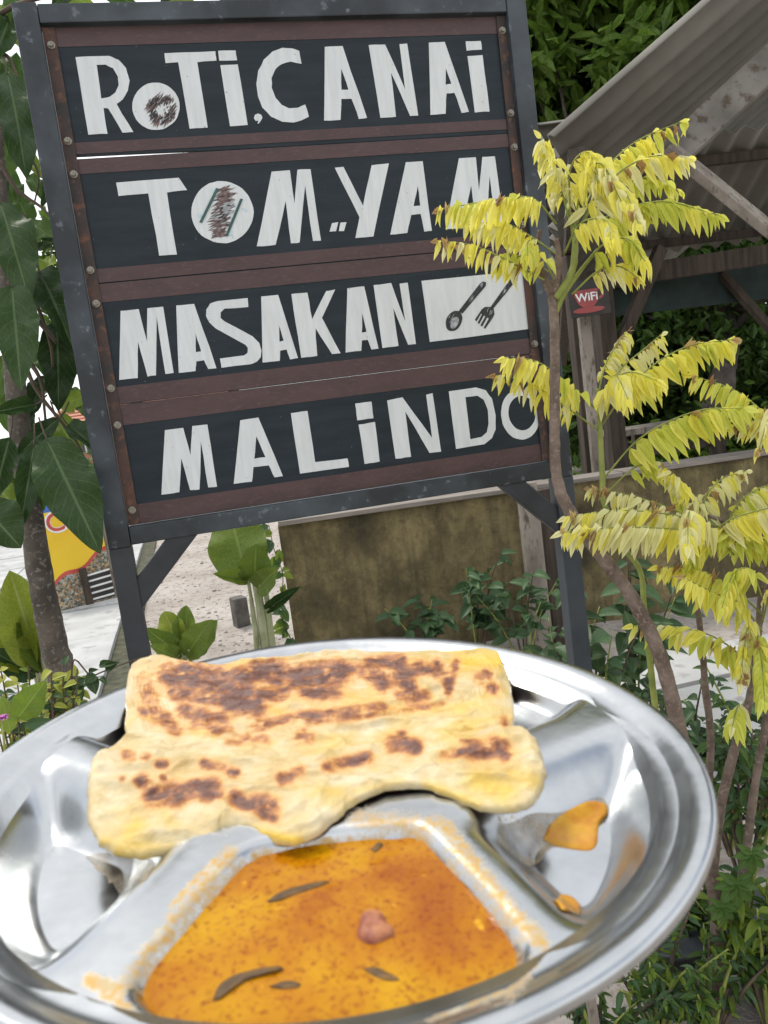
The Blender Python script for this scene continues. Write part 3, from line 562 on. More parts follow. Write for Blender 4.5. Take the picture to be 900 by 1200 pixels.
# ------------------------------------------------------------------ steel plate with flatbread and curry
PN = M3 @ np.array([-0.0675332, -0.98047163, -0.18470149]); PC = CAM + M3 @ np.array([-0.02436821, 0.10231267, 0.33364785])
PN = unit(PN); PX = M3 @ np.array([0.99771703, -0.06636589, -0.01250202]); PX = unit(PX - PN * (PX @ PN)); PY = np.cross(PN, PX)
if PY[1] < 0: PY = -PY
def PL(x, y, z): return PC + PX * x + PY * y + PN * z
def bp(px, py, h=0.0):
    r = ray(px, py); X = CAM + r * (((PC - CAM) @ PN + h) / (r @ PN)) - PC; return np.array([X @ PX, X @ PY])
def sdf_poly(P, poly):
    """signed distance (negative inside) of points P (n,2) to polygon"""
    poly = np.asarray(poly); d = np.full(len(P), 1e9); ins = np.zeros(len(P), bool); n_ = len(poly)
    for i in range(n_):
        a, b_ = poly[i], poly[(i + 1) % n_]; e = b_ - a; w_ = P - a
        t = np.clip((w_ @ e) / (e @ e), 0, 1); d = np.minimum(d, np.linalg.norm(w_ - t[:, None] * e, axis=1))
        c = ((a[1] > P[:, 1]) != (b_[1] > P[:, 1])); ins ^= c & (P[:, 0] < (b_[0] - a[0]) * (P[:, 1] - a[1]) / (b_[1] - a[1] + 1e-12) + a[0])
    return np.where(ins, -d, d)
def arc(r_, a0, a1, n_=14): return [(r_ * math.cos(R(a)), r_ * math.sin(R(a))) for a in np.linspace(a0, a1, n_)]
def sstep(x): x = np.clip(x, 0, 1); return x * x * (3 - 2 * x)
RP = 0.150; RI = 0.1345
cur_px = [(400, 988), (486, 981), (497, 988), (546, 1040), (588, 1087), (605, 1117), (603, 1140), (584, 1163), (531, 1182), (489, 1197), (400, 1212), (300, 1214), (197, 1200), (172, 1182), (167, 1164), (179, 1139), (229, 1079), (286, 1015), (307, 1004), (350, 994)]
ZC = -0.0085
CUR = np.array([bp(x, y, ZC) for x, y in cur_px])
cc = CUR.mean(0)
def grow(P, k): v = P - P.mean(0); return P + v / np.linalg.norm(v, axis=1)[:, None] * k
comp_curry = grow(CUR, 0.0036)
comp_right = np.array([(0.054, -0.044), (0.078, -0.0985)] + arc(RI, -50, 10, 14) + [(0.092, -0.001), (0.062, -0.020)])
comp_left = np.array([(-0.050, -0.047), (-0.072, -0.104)] + arc(RI, 235, 166, 14) + [(-0.092, 0.004), (-0.058, -0.016)])
comp_back = np.array([(0.060, 0.008), (0.104, 0.036)] + arc(RI, 25, 158, 26) + [(-0.098, 0.032), (-0.058, 0.008)])
GS, GN = 0.001, 321
_gx = (np.arange(GN) - GN // 2) * GS; _GP = np.stack(np.meshgrid(_gx, _gx), -1).reshape(-1, 2)      # rows: y, cols: x
def blur(Z, sig):
    k = np.arange(-int(3 * sig), int(3 * sig) + 1); g = np.exp(-k * k / (2 * sig * sig)); g /= g.sum()
    Z = np.apply_along_axis(lambda r_: np.convolve(np.pad(r_, len(k) // 2, mode='edge'), g, 'valid'), 0, Z)
    return np.apply_along_axis(lambda r_: np.convolve(np.pad(r_, len(k) // 2, mode='edge'), g, 'valid'), 1, Z)
_r = np.linalg.norm(_GP, axis=1)
ZG = blur((-0.0040 + 0.0040 * sstep((_r - 0.1350) / 0.0095)).reshape(GN, GN), 1.6)               # raised rim round the flat deck
for poly, dep, wl, sg in ((comp_curry, 0.0165, 0.011, 1.6), (comp_right, 0.021, 0.020, 5.0), (comp_left, 0.021, 0.020, 5.0), (comp_back, 0.013, 0.014, 2.6)):
    ZG += blur((-dep * sstep(-sdf_poly(_GP, poly) / wl)).reshape(GN, GN), sg)
def plate_z(P):
    q = np.clip(P / GS + GN // 2, 0, GN - 1.001); i0 = q.astype(int); t = q - i0; x, y = i0[:, 0], i0[:, 1]; tx, ty = t[:, 0], t[:, 1]
    return (ZG[y, x] * (1 - tx) + ZG[y, x + 1] * tx) * (1 - ty) + (ZG[y + 1, x] * (1 - tx) + ZG[y + 1, x + 1] * tx) * ty
nA, radii = 360, np.concatenate([np.linspace(0.0005, 0.114, 116), np.linspace(0.115, 0.1465, 44)])
ang = np.linspace(0, 2 * math.pi, nA, endpoint=False)
PP = np.array([(r_ * math.cos(a), r_ * math.sin(a)) for r_ in radii for a in ang]); ZZ = plate_z(PP)
nr = len(radii); Vp = [PL(p[0], p[1], z) for p, z in zip(PP, ZZ)]
def ringv(r_, z): return [PL(r_ * math.cos(a), r_ * math.sin(a), z) for a in ang]
for k in range(1, 9):                                                            # rolled rim
    t = -math.pi / 2 * -1 - k / 8 * math.pi * 1.25; Vp += ringv(0.1468 + 0.0030 * math.cos(t), -0.0026 + 0.0030 * math.sin(t))
Vp += ringv(0.1420, -0.0035)
under = [0.138, 0.130, 0.122, 0.112, 0.09, 0.05]
for r_ in under: 
    z = -0.004 if r_ > 0.124 else -0.024
    Vp += ringv(r_, z)
nrow = len(Vp) // nA; Fp = []
for i in range(nrow - 1):
    for k in range(nA):
        q = (k + 1) % nA; Fp.append((i * nA + k, i * nA + q, (i + 1) * nA + q, (i + 1) * nA + k))
Vp.append(PL(0, 0, plate_z(np.array([[0, 0.]]))[0])); ci = len(Vp) - 1; Fp += [(ci, (k + 1) % nA, k) for k in range(nA)]
Vp.append(PL(0, 0, -0.024)); ci = len(Vp) - 1; Fp += [(ci, (nrow - 1) * nA + k, (nrow - 1) * nA + (k + 1) % nA) for k in range(nA)]
pb = PL(0, 0, -0.024)
plate = obj('serving_plate', Vp, Fp, MAT['steel'], None, True, None, pb)
tag(plate, 'round stainless steel compartment plate held up in the foreground', 'plate')
# curry smears on the dividers: (pixel x, y, radius, strength)
PXV = project(np.array(Vp)); stn = np.zeros(len(Vp))
def seg_blob(vals, pix, a, b_, rad, s, soft=1.2):
    a, b_ = np.array(a, float), np.array(b_, float); e = b_ - a; t = np.clip(((pix - a) @ e) / max(e @ e, 1e-6), 0, 1)
    d = np.linalg.norm(pix - a - t[:, None] * e, axis=1) / rad; np.maximum(vals, s * np.exp(-d * d * soft), out=vals)
for a, b_, rad, s in (((270, 1000), (150, 1150), 18, .80), ((252, 1008), (200, 1062), 7, .85), ((105, 1150), (140, 1160), 13, 1.1), ((120, 1165), (150, 1180), 9, .9), ((150, 1180), (175, 1196), 8, .7), ((420, 960), (520, 968), 22, .72), ((520, 968), (600, 1070), 19, .82), ((600, 1070), (635, 1105), 17, .9), ((622, 1130), (598, 1165), 14, .8), ((610, 1155), (500, 1196), 8, .75), ((540, 1180), (600, 1175), 9, .5), ((585, 960), (640, 968), 12, .5), ((190, 960), (200, 985), 7, .45)):
    seg_blob(stn, PXV, a, b_, rad, s)
ringd = np.abs(sdf_poly(PP, CUR)); stn[:nr * nA] = np.maximum(stn[:nr * nA], 0.85 * np.exp(-(ringd / 0.0022) ** 2) * (0.75 + 0.5 * np.array([noise.noise(Vector((p[0] * 130, p[1] * 130, 3))) for p in PP])))
stn[nr * nA:] = 0
at_ = plate.data.attributes.new('stain', 'FLOAT', 'POINT'); at_.data.foreach_set('value', stn.astype(np.float32))

def ring_fill(outline, centre, nring, zf, N_=260, spine=None):
    """closed outline (n,2) resampled and filled with rings towards a spine; zf(P, d) gives height"""
    O = spline(np.concatenate([outline, outline[:1]]), N_ + 1)[:-1]
    if spine is None: T = np.tile(centre, (N_, 1))
    else:
        a, b_ = np.array(spine[0]), np.array(spine[1]); e = b_ - a; t = np.clip(((O - a) @ e) / (e @ e), 0, 1); T = a + t[:, None] * e
    ts = np.linspace(0, 1, nring) ** 1.25
    P = np.concatenate([O + (T - O) * t for t in ts]); D = np.concatenate([np.linalg.norm((T - O) * t, axis=1) for t in ts])
    Fc = [(i * N_ + k, i * N_ + (k + 1) % N_, (i + 1) * N_ + (k + 1) % N_, (i + 1) * N_ + k) for i in range(nring - 1) for k in range(N_)]
    return P, D, Fc, N_
P, D, Fc, N_ = ring_fill(CUR, cc, 40, None, 200)
zc = ZC + 0.0006 * np.exp(-(D / 0.0012) ** 2) - 0.0002
Vc = [PL(p[0], p[1], z + 0.0004 * noise.noise(Vector((p[0] * 90, p[1] * 90, 2)))) for p, z in zip(P, zc)]
tag(obj('curry', Vc, Fc, MAT['curry'], None, True, None, PL(cc[0], cc[1], ZC)), 'orange curry gravy filling the front compartment of the plate', 'curry')

def lump(name, outline_px, h, mat, z0, label, cat, group=None, N_=60, nring=10, edge=0.004, spine=None):
    O = np.array([bp(x, y, z0) for x, y in outline_px]); P, D, Fc, N_ = ring_fill(O, O.mean(0), nring, None, N_)
    z = z0 + h * np.sqrt(np.clip(1 - (1 - np.minimum(D / edge, 1)) ** 2, 0, 1))
    V = [PL(p[0], p[1], zz + 0.12 * h * noise.noise(Vector((p[0] * 300, p[1] * 300, 5)))) for p, zz in zip(P, z)]
    m = O.mean(0); o = obj(name, V, Fc, mat, None, True, None, PL(m[0], m[1], z0)); return tag(o, label, cat, group)
zs = ZC - 0.0004
lump('chilli_slice', [(248, 1175), (256, 1157), (275, 1144), (300, 1137), (330, 1134), (328, 1139), (300, 1146), (275, 1160), (256, 1174)], .0011, MAT['chilli'], zs, 'large dark green chilli slice floating front left in the curry', 'chilli slice', 'chilli slices in the curry', edge=.0016)
lump('chilli_slice', [(312, 1058), (325, 1048), (345, 1040), (385, 1033), (375, 1040), (345, 1050), (325, 1057)], .0007, MAT['chilli'], zs, 'brownish chilli sliver floating at the back left of the curry', 'chilli slice', 'chilli slices in the curry', edge=.0016)
lump('chilli_slice', [(424, 1136), (440, 1134), (456, 1141), (470, 1150), (455, 1151), (438, 1145)], .0007, MAT['chilli'], zs, 'small brown chilli sliver floating below the purple onion', 'chilli slice', 'chilli slices in the curry', edge=.0014)
lump('chilli_slice', [(315, 1157), (335, 1150), (352, 1153), (350, 1159), (330, 1160)], .0007, MAT['chilli'], zs, 'thin chilli sliver half sunk right beside the large chilli slice', 'chilli slice', 'chilli slices in the curry', edge=.0014)
lump('chilli_slice', [(434, 996), (444, 988), (449, 991), (440, 999)], .0007, MAT['chilli'], zs, 'tiny green chilli bit near the back edge of the curry', 'chilli slice', 'chilli slices in the curry', edge=.0012)
lump('onion_piece', [(420, 1085), (424, 1074), (436, 1069), (449, 1073), (455, 1084), (463, 1095), (450, 1104), (435, 1108), (419, 1100)], .0028, MAT['onion'], zs, 'small purple onion piece poking out of the curry centre', 'onion', edge=.004)
# spilled gravy in the right compartment
def puddle(name, px_, h, mat, label, off, cat='curry'):
    O = np.array([bp(x, y, -0.012) for x, y in px_])
    for _ in range(12): O = .5 * O + .5 * np.array([bp(x, y, h_) for (x, y), h_ in zip(px_, plate_z(O))])
    P, D, Fc, N_ = ring_fill(O, O.mean(0), 14, None, 90)
    z = plate_z(P) + off + h * np.sqrt(np.clip(1 - (1 - np.minimum(D / 0.004, 1)) ** 2, 0, 1)); m = O.mean(0)
    return tag(obj(name, [PL(p[0], p[1], q) for p, q in zip(P, z)], Fc, mat, None, True, None, PL(m[0], m[1], -.02)), label, cat)
puddle('gravy_film', [(585, 965), (620, 955), (660, 952), (700, 934), (714, 946), (712, 958), (702, 975), (704, 992), (694, 1006), (668, 1009), (640, 998), (622, 1016), (598, 1000), (583, 985)], .0003, MAT['film'], 'thin creamy gravy film around the orange puddle on the plate', .0003, 'gravy')
puddle('curry_puddle', [(637, 985), (645, 968), (665, 952), (690, 941), (708, 943), (712, 955), (702, 970), (700, 992), (690, 1000), (668, 998), (648, 992)], .0012, MAT['curry2'], 'orange curry puddle in the right compartment beside the flatbread', .0007)
puddle('curry_drop', [(650, 1057), (655, 1051), (666, 1051), (677, 1058), (681, 1066), (674, 1072), (660, 1069)], .0012, MAT['curry2'], 'single oval orange curry drop near the right divider', .0005)
puddle('gravy_film', [(100, 1005), (118, 1000), (160, 1003), (180, 1010), (172, 1030), (150, 1045), (135, 1042), (112, 1040), (104, 1028), (108, 1015)], .0006, MAT['film'], 'creamy gravy patch under the left end of the flatbread', .0003, 'gravy')

# flatbread --------------------------------------------------------
roti_px = [(147, 872), (147, 830), (150, 795), (158, 780), (178, 773), (215, 777), (260, 783), (300, 777), (350, 772), (395, 768), (450, 767), (520, 766), (578, 765), (590, 782), (598, 805), (602, 840), (604, 857), (622, 868), (634, 885), (639, 905), (636, 925), (625, 942), (605, 951), (578, 953), (545, 944), (515, 930), (490, 925), (462, 926), (438, 932), (415, 944), (395, 960), (375, 978), (352, 989), (325, 990), (305, 982), (285, 974), (262, 978), (240, 990), (205, 1001), (165, 1006), (135, 1001), (114, 988), (104, 965), (102, 935), (106, 905), (118, 888), (134, 878)]
def roti_sag(x, y):      # the front flap hangs into the hollows at both ends and lifts over the curry wall
    if y >= 0.0: return 0.0
    return -0.0055 * min(1, -y / 0.045) * (1 - math.exp(-((x - 0.022) / 0.040) ** 2))
def roti_edge(x, y): return -0.0015 - 0.0008 + roti_sag(x, y)
ROT = np.array([bp(x, y, 0.0) for x, y in roti_px])
for _ in range(3): ROT = np.array([bp(x, y, roti_edge(*q)) for (x, y), q in zip(roti_px, ROT)])
ROT = spline(np.concatenate([ROT, ROT[:1]]), 231)[:-1]
ROT = ROT + 0.0011 * np.array([(noise.noise(Vector((p[0] * 160, p[1] * 160, 1))) + .6 * noise.noise(Vector((p[0] * 420, p[1] * 420, 2))), noise.noise(Vector((p[0] * 160, p[1] * 160, 8))) + .6 * noise.noise(Vector((p[0] * 420, p[1] * 420, 5)))) for p in ROT])
P, D, Fc, N_ = ring_fill(ROT, None, 120, None, 460, spine=((-0.055, 0.040), (0.045, 0.040)))
def fb(x, y, s, sd): return noise.noise(Vector((x * s, y * s, sd)))
def roti_top(P, D):
    z = np.zeros(len(P))
    for i, ((x, y), d) in enumerate(zip(P, D)):
        dr = 0.0019 * math.sqrt(max(0, 1 - (1 - min(d / 0.0016, 1)) ** 2)) - 0.0008 * math.exp(-d / 0.004)
        yc = 0.013 + 0.5 * x * x + 0.002 * fb(x, y, 40, 11)
        side = min(1, (abs(x + 0.005) / 0.080) ** 2.5)
        step = 0.0020 * (1 / (1 + math.exp((y - yc) / 0.0007))) * side * min(1, max(0, (y + 0.03) / 0.03)) # the flap lies on the rear fold
        cre = -0.0016 * math.exp(-((y - yc - 0.0012) / 0.0022) ** 2) * side
        und = 0.0018 * fb(x, y, 24, 1) + 0.0013 * fb(x, y, 60, 2) + 0.0006 * fb(x, y, 140, 3) + 0.0003 * fb(x, y, 320, 4)
        wx, wy = x + 0.006 * fb(x, y, 30, 21), y + 0.006 * fb(x, y, 30, 22)
        rid = 0.0026 * (1 - abs(fb(wx * 0.4, wy * 1.3, 52, 7))) ** 5 + 0.0013 * (1 - abs(fb(wx * 0.5, wy * 1.2, 110, 9))) ** 6
        z[i] = -0.0015 + dr + (cre + step) * min(1, d / 0.002) + roti_sag(x, y) + und * min(1, d / 0.006) + rid * min(1, d / 0.006)
    return z
zt = roti_top(P, D); zbm = zt - 0.0003 - 2 * 0.0011 * np.sqrt(np.clip(1 - (1 - np.minimum(D / 0.004, 1)) ** 2, 0, 1))
Vt = np.array([PL(p[0], p[1], z) for p, z in zip(P, zt)]); step = 1
Vb = np.array([PL(p[0], p[1], z) for p, z in zip(P, zbm)]); nt_ = len(Vt)
FB = [(nt_ + a, nt_ + d_, nt_ + c, nt_ + b_) for a, b_, c, d_ in Fc] + [(k, nt_ + k, nt_ + (k + 1) % N_, (k + 1) % N_) for k in range(N_)]
m_ = P.mean(0)
roti = obj('flatbread', np.concatenate([Vt, Vb]), Fc + FB, MAT['roti'], None, True, None, PL(m_[0], m_[1], -0.004))
tag(roti, 'folded griddled flatbread with brown scorch marks lying on the plate', 'flatbread')
pix = project(Vt); hal = np.zeros(nt_); brn = np.zeros(nt_); egg = np.zeros(nt_)
for a, b_, rad, s in (  # scorch marks: segments in the photograph's pixels
    ((200, 792), (255, 800), 13, .85), ((215, 785), (260, 792), 10, .8), ((205, 812), (250, 818), 8, .75), ((255, 800), (290, 815), 12, .95), ((270, 820), (300, 825), 13, 1.0), ((275, 795), (325, 785), 11, .9), ((300, 782), (325, 800), 8, .85), ((305, 815), (330, 812), 9, .85), ((170, 800), (185, 840), 12, .42), ((190, 840), (205, 852), 9, .55), ((215, 835), (260, 842), 9, .62), ((225, 850), (270, 855), 7, .5), ((166, 834), (170, 835), 6, .6),
    ((330, 788), (352, 796), 10, .9), ((355, 795), (395, 790), 14, .95), ((362, 810), (385, 808), 10, .85), ((395, 780), (420, 785), 8, .75), ((400, 800), (395, 812), 8, .55), ((435, 778), (470, 775), 8, .8), ((440, 790), (450, 800), 11, .75), ((465, 785), (480, 812), 9, .9), ((490, 780), (470, 812), 7, .8), ((500, 785), (515, 790), 7, .75), ((512, 778), (525, 800), 6, .8), ((535, 775), (525, 812), 5, .6), ((480, 820), (500, 815), 6, .6),
    ((300, 852), (355, 838), 6, .6), ((360, 840), (420, 835), 8, .65), ((420, 830), (450, 830), 6, .6), ((355, 862), (360, 864), 9, .6), ((270, 866), (310, 868), 7, .45), ((430, 838), (520, 825), 5, .45),
    ((238, 895), (262, 900), 6, .65), ((270, 904), (276, 905), 5, .85), ((148, 885), (155, 886), 6, .55), ((168, 887), (172, 887), 5, .55), ((186, 896), (193, 896), 5, .75), ((165, 914), (170, 915), 8, .75), ((190, 911), (192, 911), 4, .7), ((142, 912), (143, 912), 4, .5), ((182, 933), (205, 930), 12, 1.0), ((205, 930), (250, 920), 9, .95), ((240, 932), (258, 930), 7, .8), ((275, 935), (290, 942), 8, .85), ((295, 942), (318, 944), 10, .9), ((310, 955), (320, 958), 6, .7),
    ((330, 912), (350, 905), 8, .6), ((385, 898), (430, 888), 7, .75), ((460, 872), (485, 875), 8, 1.0), ((475, 868), (470, 860), 6, .7), ((520, 885), (560, 878), 5, .8), ((555, 882), (590, 876), 9, .85), ((580, 870), (592, 884), 8, .8), ((540, 868), (590, 868), 3, .4), ((562, 795), (570, 790), 7, .6), ((575, 805), (580, 808), 6, .75), ((590, 840), (592, 848), 5, .4)):
    seg_blob(brn, pix, a, b_, rad * 1.12, s * 1.05, .9); seg_blob(hal, pix, a, b_, rad * 2.2, s * .62, 1.0)
for a, b_, rad, s in (((540, 775), (585, 775), 14, .8), ((420, 830), (540, 830), 9, .55), ((160, 965), (140, 995), 12, .55), ((190, 950), (205, 965), 8, .4), ((120, 985), (220, 997), 8, .45), ((300, 975), (350, 985), 8, .9), ((560, 915), (590, 925), 20, .75), ((600, 910), (625, 915), 12, .6), ((500, 920), (560, 942), 7, .6), ((300, 830), (330, 835), 8, .6), ((230, 858), (250, 860), 8, .5), ((540, 830), (590, 810), 8, .4), ((420, 925), (470, 915), 6, .35)):
    seg_blob(egg, pix, a, b_, rad, s)
nz_ = np.array([noise.fractal(Vector((p[0] * 110, p[1] * 110, 4.0)), 0.9, 2.1, 4) for p in P])
brn = np.clip(brn * (1 + 0.45 * nz_), 0, 1.2)
brn = np.maximum(brn, 0.16 * np.clip(nz_ - 0.15, 0, 1) * (brn < .16))
for nme, arr in (('brown', brn), ('egg', egg), ('halo', hal)):
    a_ = roti.data.attributes.new(nme, 'FLOAT', 'POINT'); a_.data.foreach_set('value', np.concatenate([arr, arr * 0.4]).astype(np.float32))

# ------------------------------------------------------------------ mossy wall, posts
WL, WR = at(325, 613, 4.5), at(900, 530, 4.78); WT = (WL[2] + WR[2]) / 2 - 0.02
wd_ = unit((WR - WL) * [1, 1, 0]); wn = np.array([wd_[1], -wd_[0], 0]); wn = wn if wn[1] < 0 else -wn
WE = WL + wd_ * 6.0
wall = thing('garden_wall', ((WL + WE) / 2 * [1, 1, 0]), 'low moss-stained rendered wall behind the sign with a plank coping', 'wall')
c_ = (WL + WE) / 2; c_ = np.array([c_[0], c_[1], WT / 2 - 0.04]) - wn * 0.06
def wall_mesh():
    V, Fc = [], []; nx, nz2 = 120, 20
    for side in (0, 1):
        for j in range(nz2 + 1):
            for i in range(nx + 1):
                u, z = i / nx * 6.0, -0.08 + (WT + 0.08) * j / nz2; dep = 0.006 * noise.noise(Vector((u * 5, z * 5, side))) + 0.003 * noise.noise(Vector((u * 17, z * 17, side)))
                p = WL * [1, 1, 0] + wd_ * u + UPW * z + wn * (dep if side == 0 else -0.13); V.append(p)
    o_ = (nx + 1) * (nz2 + 1)
    for j in range(nz2):
        for i in range(nx):
            a = j * (nx + 1) + i; Fc.append((a, a + 1, a + nx + 2, a + nx + 1)); Fc.append((o_ + a + nx + 1, o_ + a + nx + 2, o_ + a + 1, o_ + a))
    for j in range(nz2): a = j * (nx + 1); Fc.append((a, a + nx + 1, o_ + a + nx + 1, o_ + a)); a += nx; Fc.append((a, o_ + a, o_ + a + nx + 1, a + nx + 1))
    for i in range(nx): a = nz2 * (nx + 1) + i; Fc.append((a, a + 1, o_ + a + 1, o_ + a))
    return V, Fc
v, f = wall_mesh(); obj('rendered_face', v, f, MAT['moss'], wall, False)
for k in range(3):
    p0, p1 = WL * [1, 1, 0] + wd_ * (k * 2.0 + 0.004), WL * [1, 1, 0] + wd_ * (k * 2.0 + 1.994); zt_ = UPW * (WT + 0.017 + 0.002 * k)
    v, f = bar(p0 + zt_ - wn * 0.062, p1 + zt_ - wn * 0.062, wn, 0.19, 0.026, 0.004); obj('coping_plank', v, f, MAT['coping'], wall, False)
for (pa, d, wdt, mt, lab) in ((616, 4.28, 0.105, 'wood_pale', 'pale weathered timber post standing before the mossy wall'), (642, 4.36, 0.125, 'wood', 'brown timber post right beside the pale one at the wall')):
    t_ = at(pa, 566 if pa == 616 else 572, d); b_ = np.array([t_[0], t_[1], -0.15]); v, f = bar(b_, t_, E1, wdt, 0.05, 0.006); tag(obj('timber_post', v, f, MAT[mt], None, False, None, (t_[0], t_[1], 0)), lab, 'post', 'timber posts at the wall')
g = ground(283, 728); v, f = box(g + UPW * 0.05, unit(E1 + [0, .3, 0]) * 0.05, unit(np.cross(UPW, E1 + [0, .3, 0])) * 0.06, UPW * 0.13, 0.012); tag(obj('concrete_block', v, f, MAT['dark_block'], None, False, None, g), 'small dark concrete block lying on the sand behind the tall plant', 'block')

# ------------------------------------------------------------------ open shed on the right
SD = 3.9
E0 = at(655, 170, SD); Eup = at(850, 0, SD); se = unit(Eup - E0); E0 = E0 - se * 0.02
shed = thing('open_shed', at(790, 560, 5.2) * [1, 1, 0], 'open timber shed with corrugated fibre cement roof behind the yellow shrub', 'shed')
def corrugated(p0, along, across, La, Lc, pitch=0.20, amp=0.045, th=0.010, nper=8):
    """sheet whose waves run along 'along' and repeat across 'across'"""
    nrm = unit(np.cross(along, across)); nrm = nrm if nrm[2] > 0 else -nrm; nc = int(Lc / pitch * nper); V, Fc = [], []; na = 6
    for s in (0, 1):
        for i in range(nc + 1):
            q = i / nc * Lc; h = amp * math.sin(2 * math.pi * q / pitch)
            for k in range(na + 1): V.append(p0 + across * q + along * (La * k / na) + nrm * (h + (th if s else 0)))
    o_ = (nc + 1) * (na + 1)
    for i in range(nc):
        for k in range(na): a = i * (na + 1) + k; Fc.append((a, a + 1, a + na + 2, a + na + 1)); Fc.append((o_ + a, o_ + a + na + 1, o_ + a + na + 2, o_ + a + 1))
        a = i * (na + 1); Fc.append((a, a + na + 1, o_ + a + na + 1, o_ + a)); a += na; Fc.append((a, o_ + a, o_ + a + na + 1, a + na + 1))
    for k in range(na): a = k; Fc.append((a, o_ + a, o_ + a + 1, a + 1)); a = nc * (na + 1) + k; Fc.append((a, a + 1, o_ + a + 1, o_ + a))
    return V, Fc
bk = np.array([0.20, 1, -0.20]); bk /= np.linalg.norm(bk)
for k in range(5):
    v, f = corrugated(E0 + bk * (k * 0.93) + UPW * 0.012 * (4 - k), se, bk, 6.5, 0.96); obj('roof_sheet', v, f, MAT['asbestos'], shed)
v, f = corrugated(at(633, 147, 5.6), unit(at(720, 135, 6.4) - at(633, 147, 5.6)), bk, 1.6, 1.6); obj('roof_sheet', v, f, MAT['asbestos'], shed)
def beam(name, a, b_, wdir, wd2, th, mat): v, f = bar(a, b_, wdir, wd2, th, 0.006); return obj(name, v, f, MAT[mat], shed, False)
beam('rafter', at(778, 190, 4.35), at(1010, -25, 4.35), np.cross(se, bk), 0.17, 0.07, 'rafter')
beam('rafter', at(720, 205, 5.6), at(1010, -40, 5.6), np.cross(se, bk), 0.14, 0.07, 'wood')
beam('strut', at(782, 172, 4.28), at(960, 316, 4.28), np.cross(se, bk), 0.125, 0.05, 'wood_pale')
beam('wall_plate', E0 + se * 0.12 - UPW * 0.12, E0 + se * 0.12 - UPW * 0.12 + bk * 4.5, UPW, 0.10, 0.08, 'wood')
beam('tie_beam', at(690, 330, 5.5), at(1000, 283, 5.5), UPW, 0.13, 0.06, 'wood')
le = unit(at(1000, 268, 6.0) - at(730, 300, 6.0)); ls = unit(np.array([0, -0.9, 0.45]))
for k in range(3): v, f = corrugated(at(730, 300, 6.0) + le * (k * 1.0) + UPW * .008 * k, ls, le, 1.15, 1.02, 0.146, 0.024); obj('roof_sheet', v, f, MAT['asbestos'], shed)
for k in range(2): q = at(730, 300, 6.0) + ls * (0.2 + k * 0.8) - UPW * .06; beam('purlin', q, q + le * 3.0, UPW, .06, .05, 'wood')
v, f = box(at(900, 322, 5.9), E1 * 1.3, np.array([0, 0.006, 0]), UPW * 0.17, 0.002); obj('shade_net', v, f, MAT['net'], shed, False)
pl = at(684, 372, 4.95); beam('post', np.array([pl[0], pl[1], -0.1]), pl, E1, 0.075, 0.04, 'wood_pale')
pl = at(704, 330, 5.3); beam('post', np.array([pl[0] + .0, pl[1], -0.1]), pl, E1, 0.11, 0.10, 'wood')
pl = at(668, 300, 5.1); beam('post', np.array([pl[0], pl[1], -0.1]), pl, E1, 0.09, 0.08, 'wood')
beam('brace', at(728, 400, 5.35), at(775, 290, 5.35), E1, 0.08, 0.06, 'wood')
beam('brace', at(845, 320, 5.8), at(925, 410, 5.8), E1, 0.06, 0.05, 'wood')
pl = at(960, 250, 4.6); beam('post', np.array([pl[0], pl[1], -0.1]), pl, E1, 0.13, 0.12, 'wood')
# bench inside the shed
bc_ = at(775, 500, 5.9); bench = thing('timber_bench', (bc_[0], bc_[1], 0), 'rough plank bench inside the open shed', 'bench')
v, f = bar(at(718, 508, 5.7), at(848, 488, 6.0), np.cross(UPW, E1), 0.30, 0.045, 0.008); obj('seat', v, f, MAT['wood_pale'], bench, False)
v, f = bar(at(738, 532, 5.7), at(850, 516, 6.0), UPW, 0.06, 0.03, 0.004); obj('rail', v, f, MAT['wood'], bench, False)
for px, py, d in ((728, 509, 5.65), (835, 491, 5.9), (745, 505, 5.95), (842, 489, 6.15)):
    t_ = at(px, py, d) - UPW * 0.02; v, f = bar(np.array([t_[0], t_[1], -0.05]), t_, E1, 0.055, 0.055, 0.005); obj('leg', v, f, MAT['wood'], bench, False)
# round wifi cup sign on the shed post
cs = at(690, 350, 4.8); wifi = thing('wifi_sign', (cs[0], cs[1], cs[2] - 0.12), 'small dark board with a red coffee cup and WiFi lettering', 'sign')
sx, sy = M3 @ np.array([1, -.15, 0]), M3 @ np.array([-.15, -1, 0]); sx, sy = unit(sx), unit(sy); sy = unit(sy - sx * (sx @ sy)); sz = np.cross(sx, sy)
def cup_poly(name, pts, mat, d, th=0.004):
    n_ = len(pts); V = [cs + sx * x + sy * y + sz * (d + th) for x, y in pts] + [cs + sx * x + sy * y + sz * d for x, y in pts]
    obj(name, V, [tuple(range(n_)), tuple(range(2 * n_ - 1, n_ - 1, -1))] + [(i, i + n_, (i + 1) % n_ + n_, (i + 1) % n_) for i in range(n_)], MAT[mat], wifi, False)
cup_poly('backing', [(-.12, -.10), (.12, -.10), (.12, .11), (-.12, .11)], 'signdark', -0.012, 0.012)
cup_poly('cup', [(-.085, .055), (.060, .055), (.058, .02), (.045, -.025), (.02, -.05), (-.04, -.05), (-.068, -.025), (-.084, .02)], 'cupred', 0.0005)
cup_poly('saucer', [(.095 * math.cos(a) - .01, -.066 + .018 * math.sin(a)) for a in np.linspace(0, 6.283, 24, endpoint=False)], 'cupred', 0.0005)
hv = []; 
V = [cs + sx * (.062 + r_ * math.cos(a)) + sy * (.028 + r_ * 1.2 * math.sin(a)) + sz * .003 for r_ in (.032, .018) for a in np.linspace(-1.7, 1.7, 14)]
obj('handle', V, [(i, i + 1, 15 + i, 14 + i) for i in range(13)], MAT['cupred'], wifi, False)
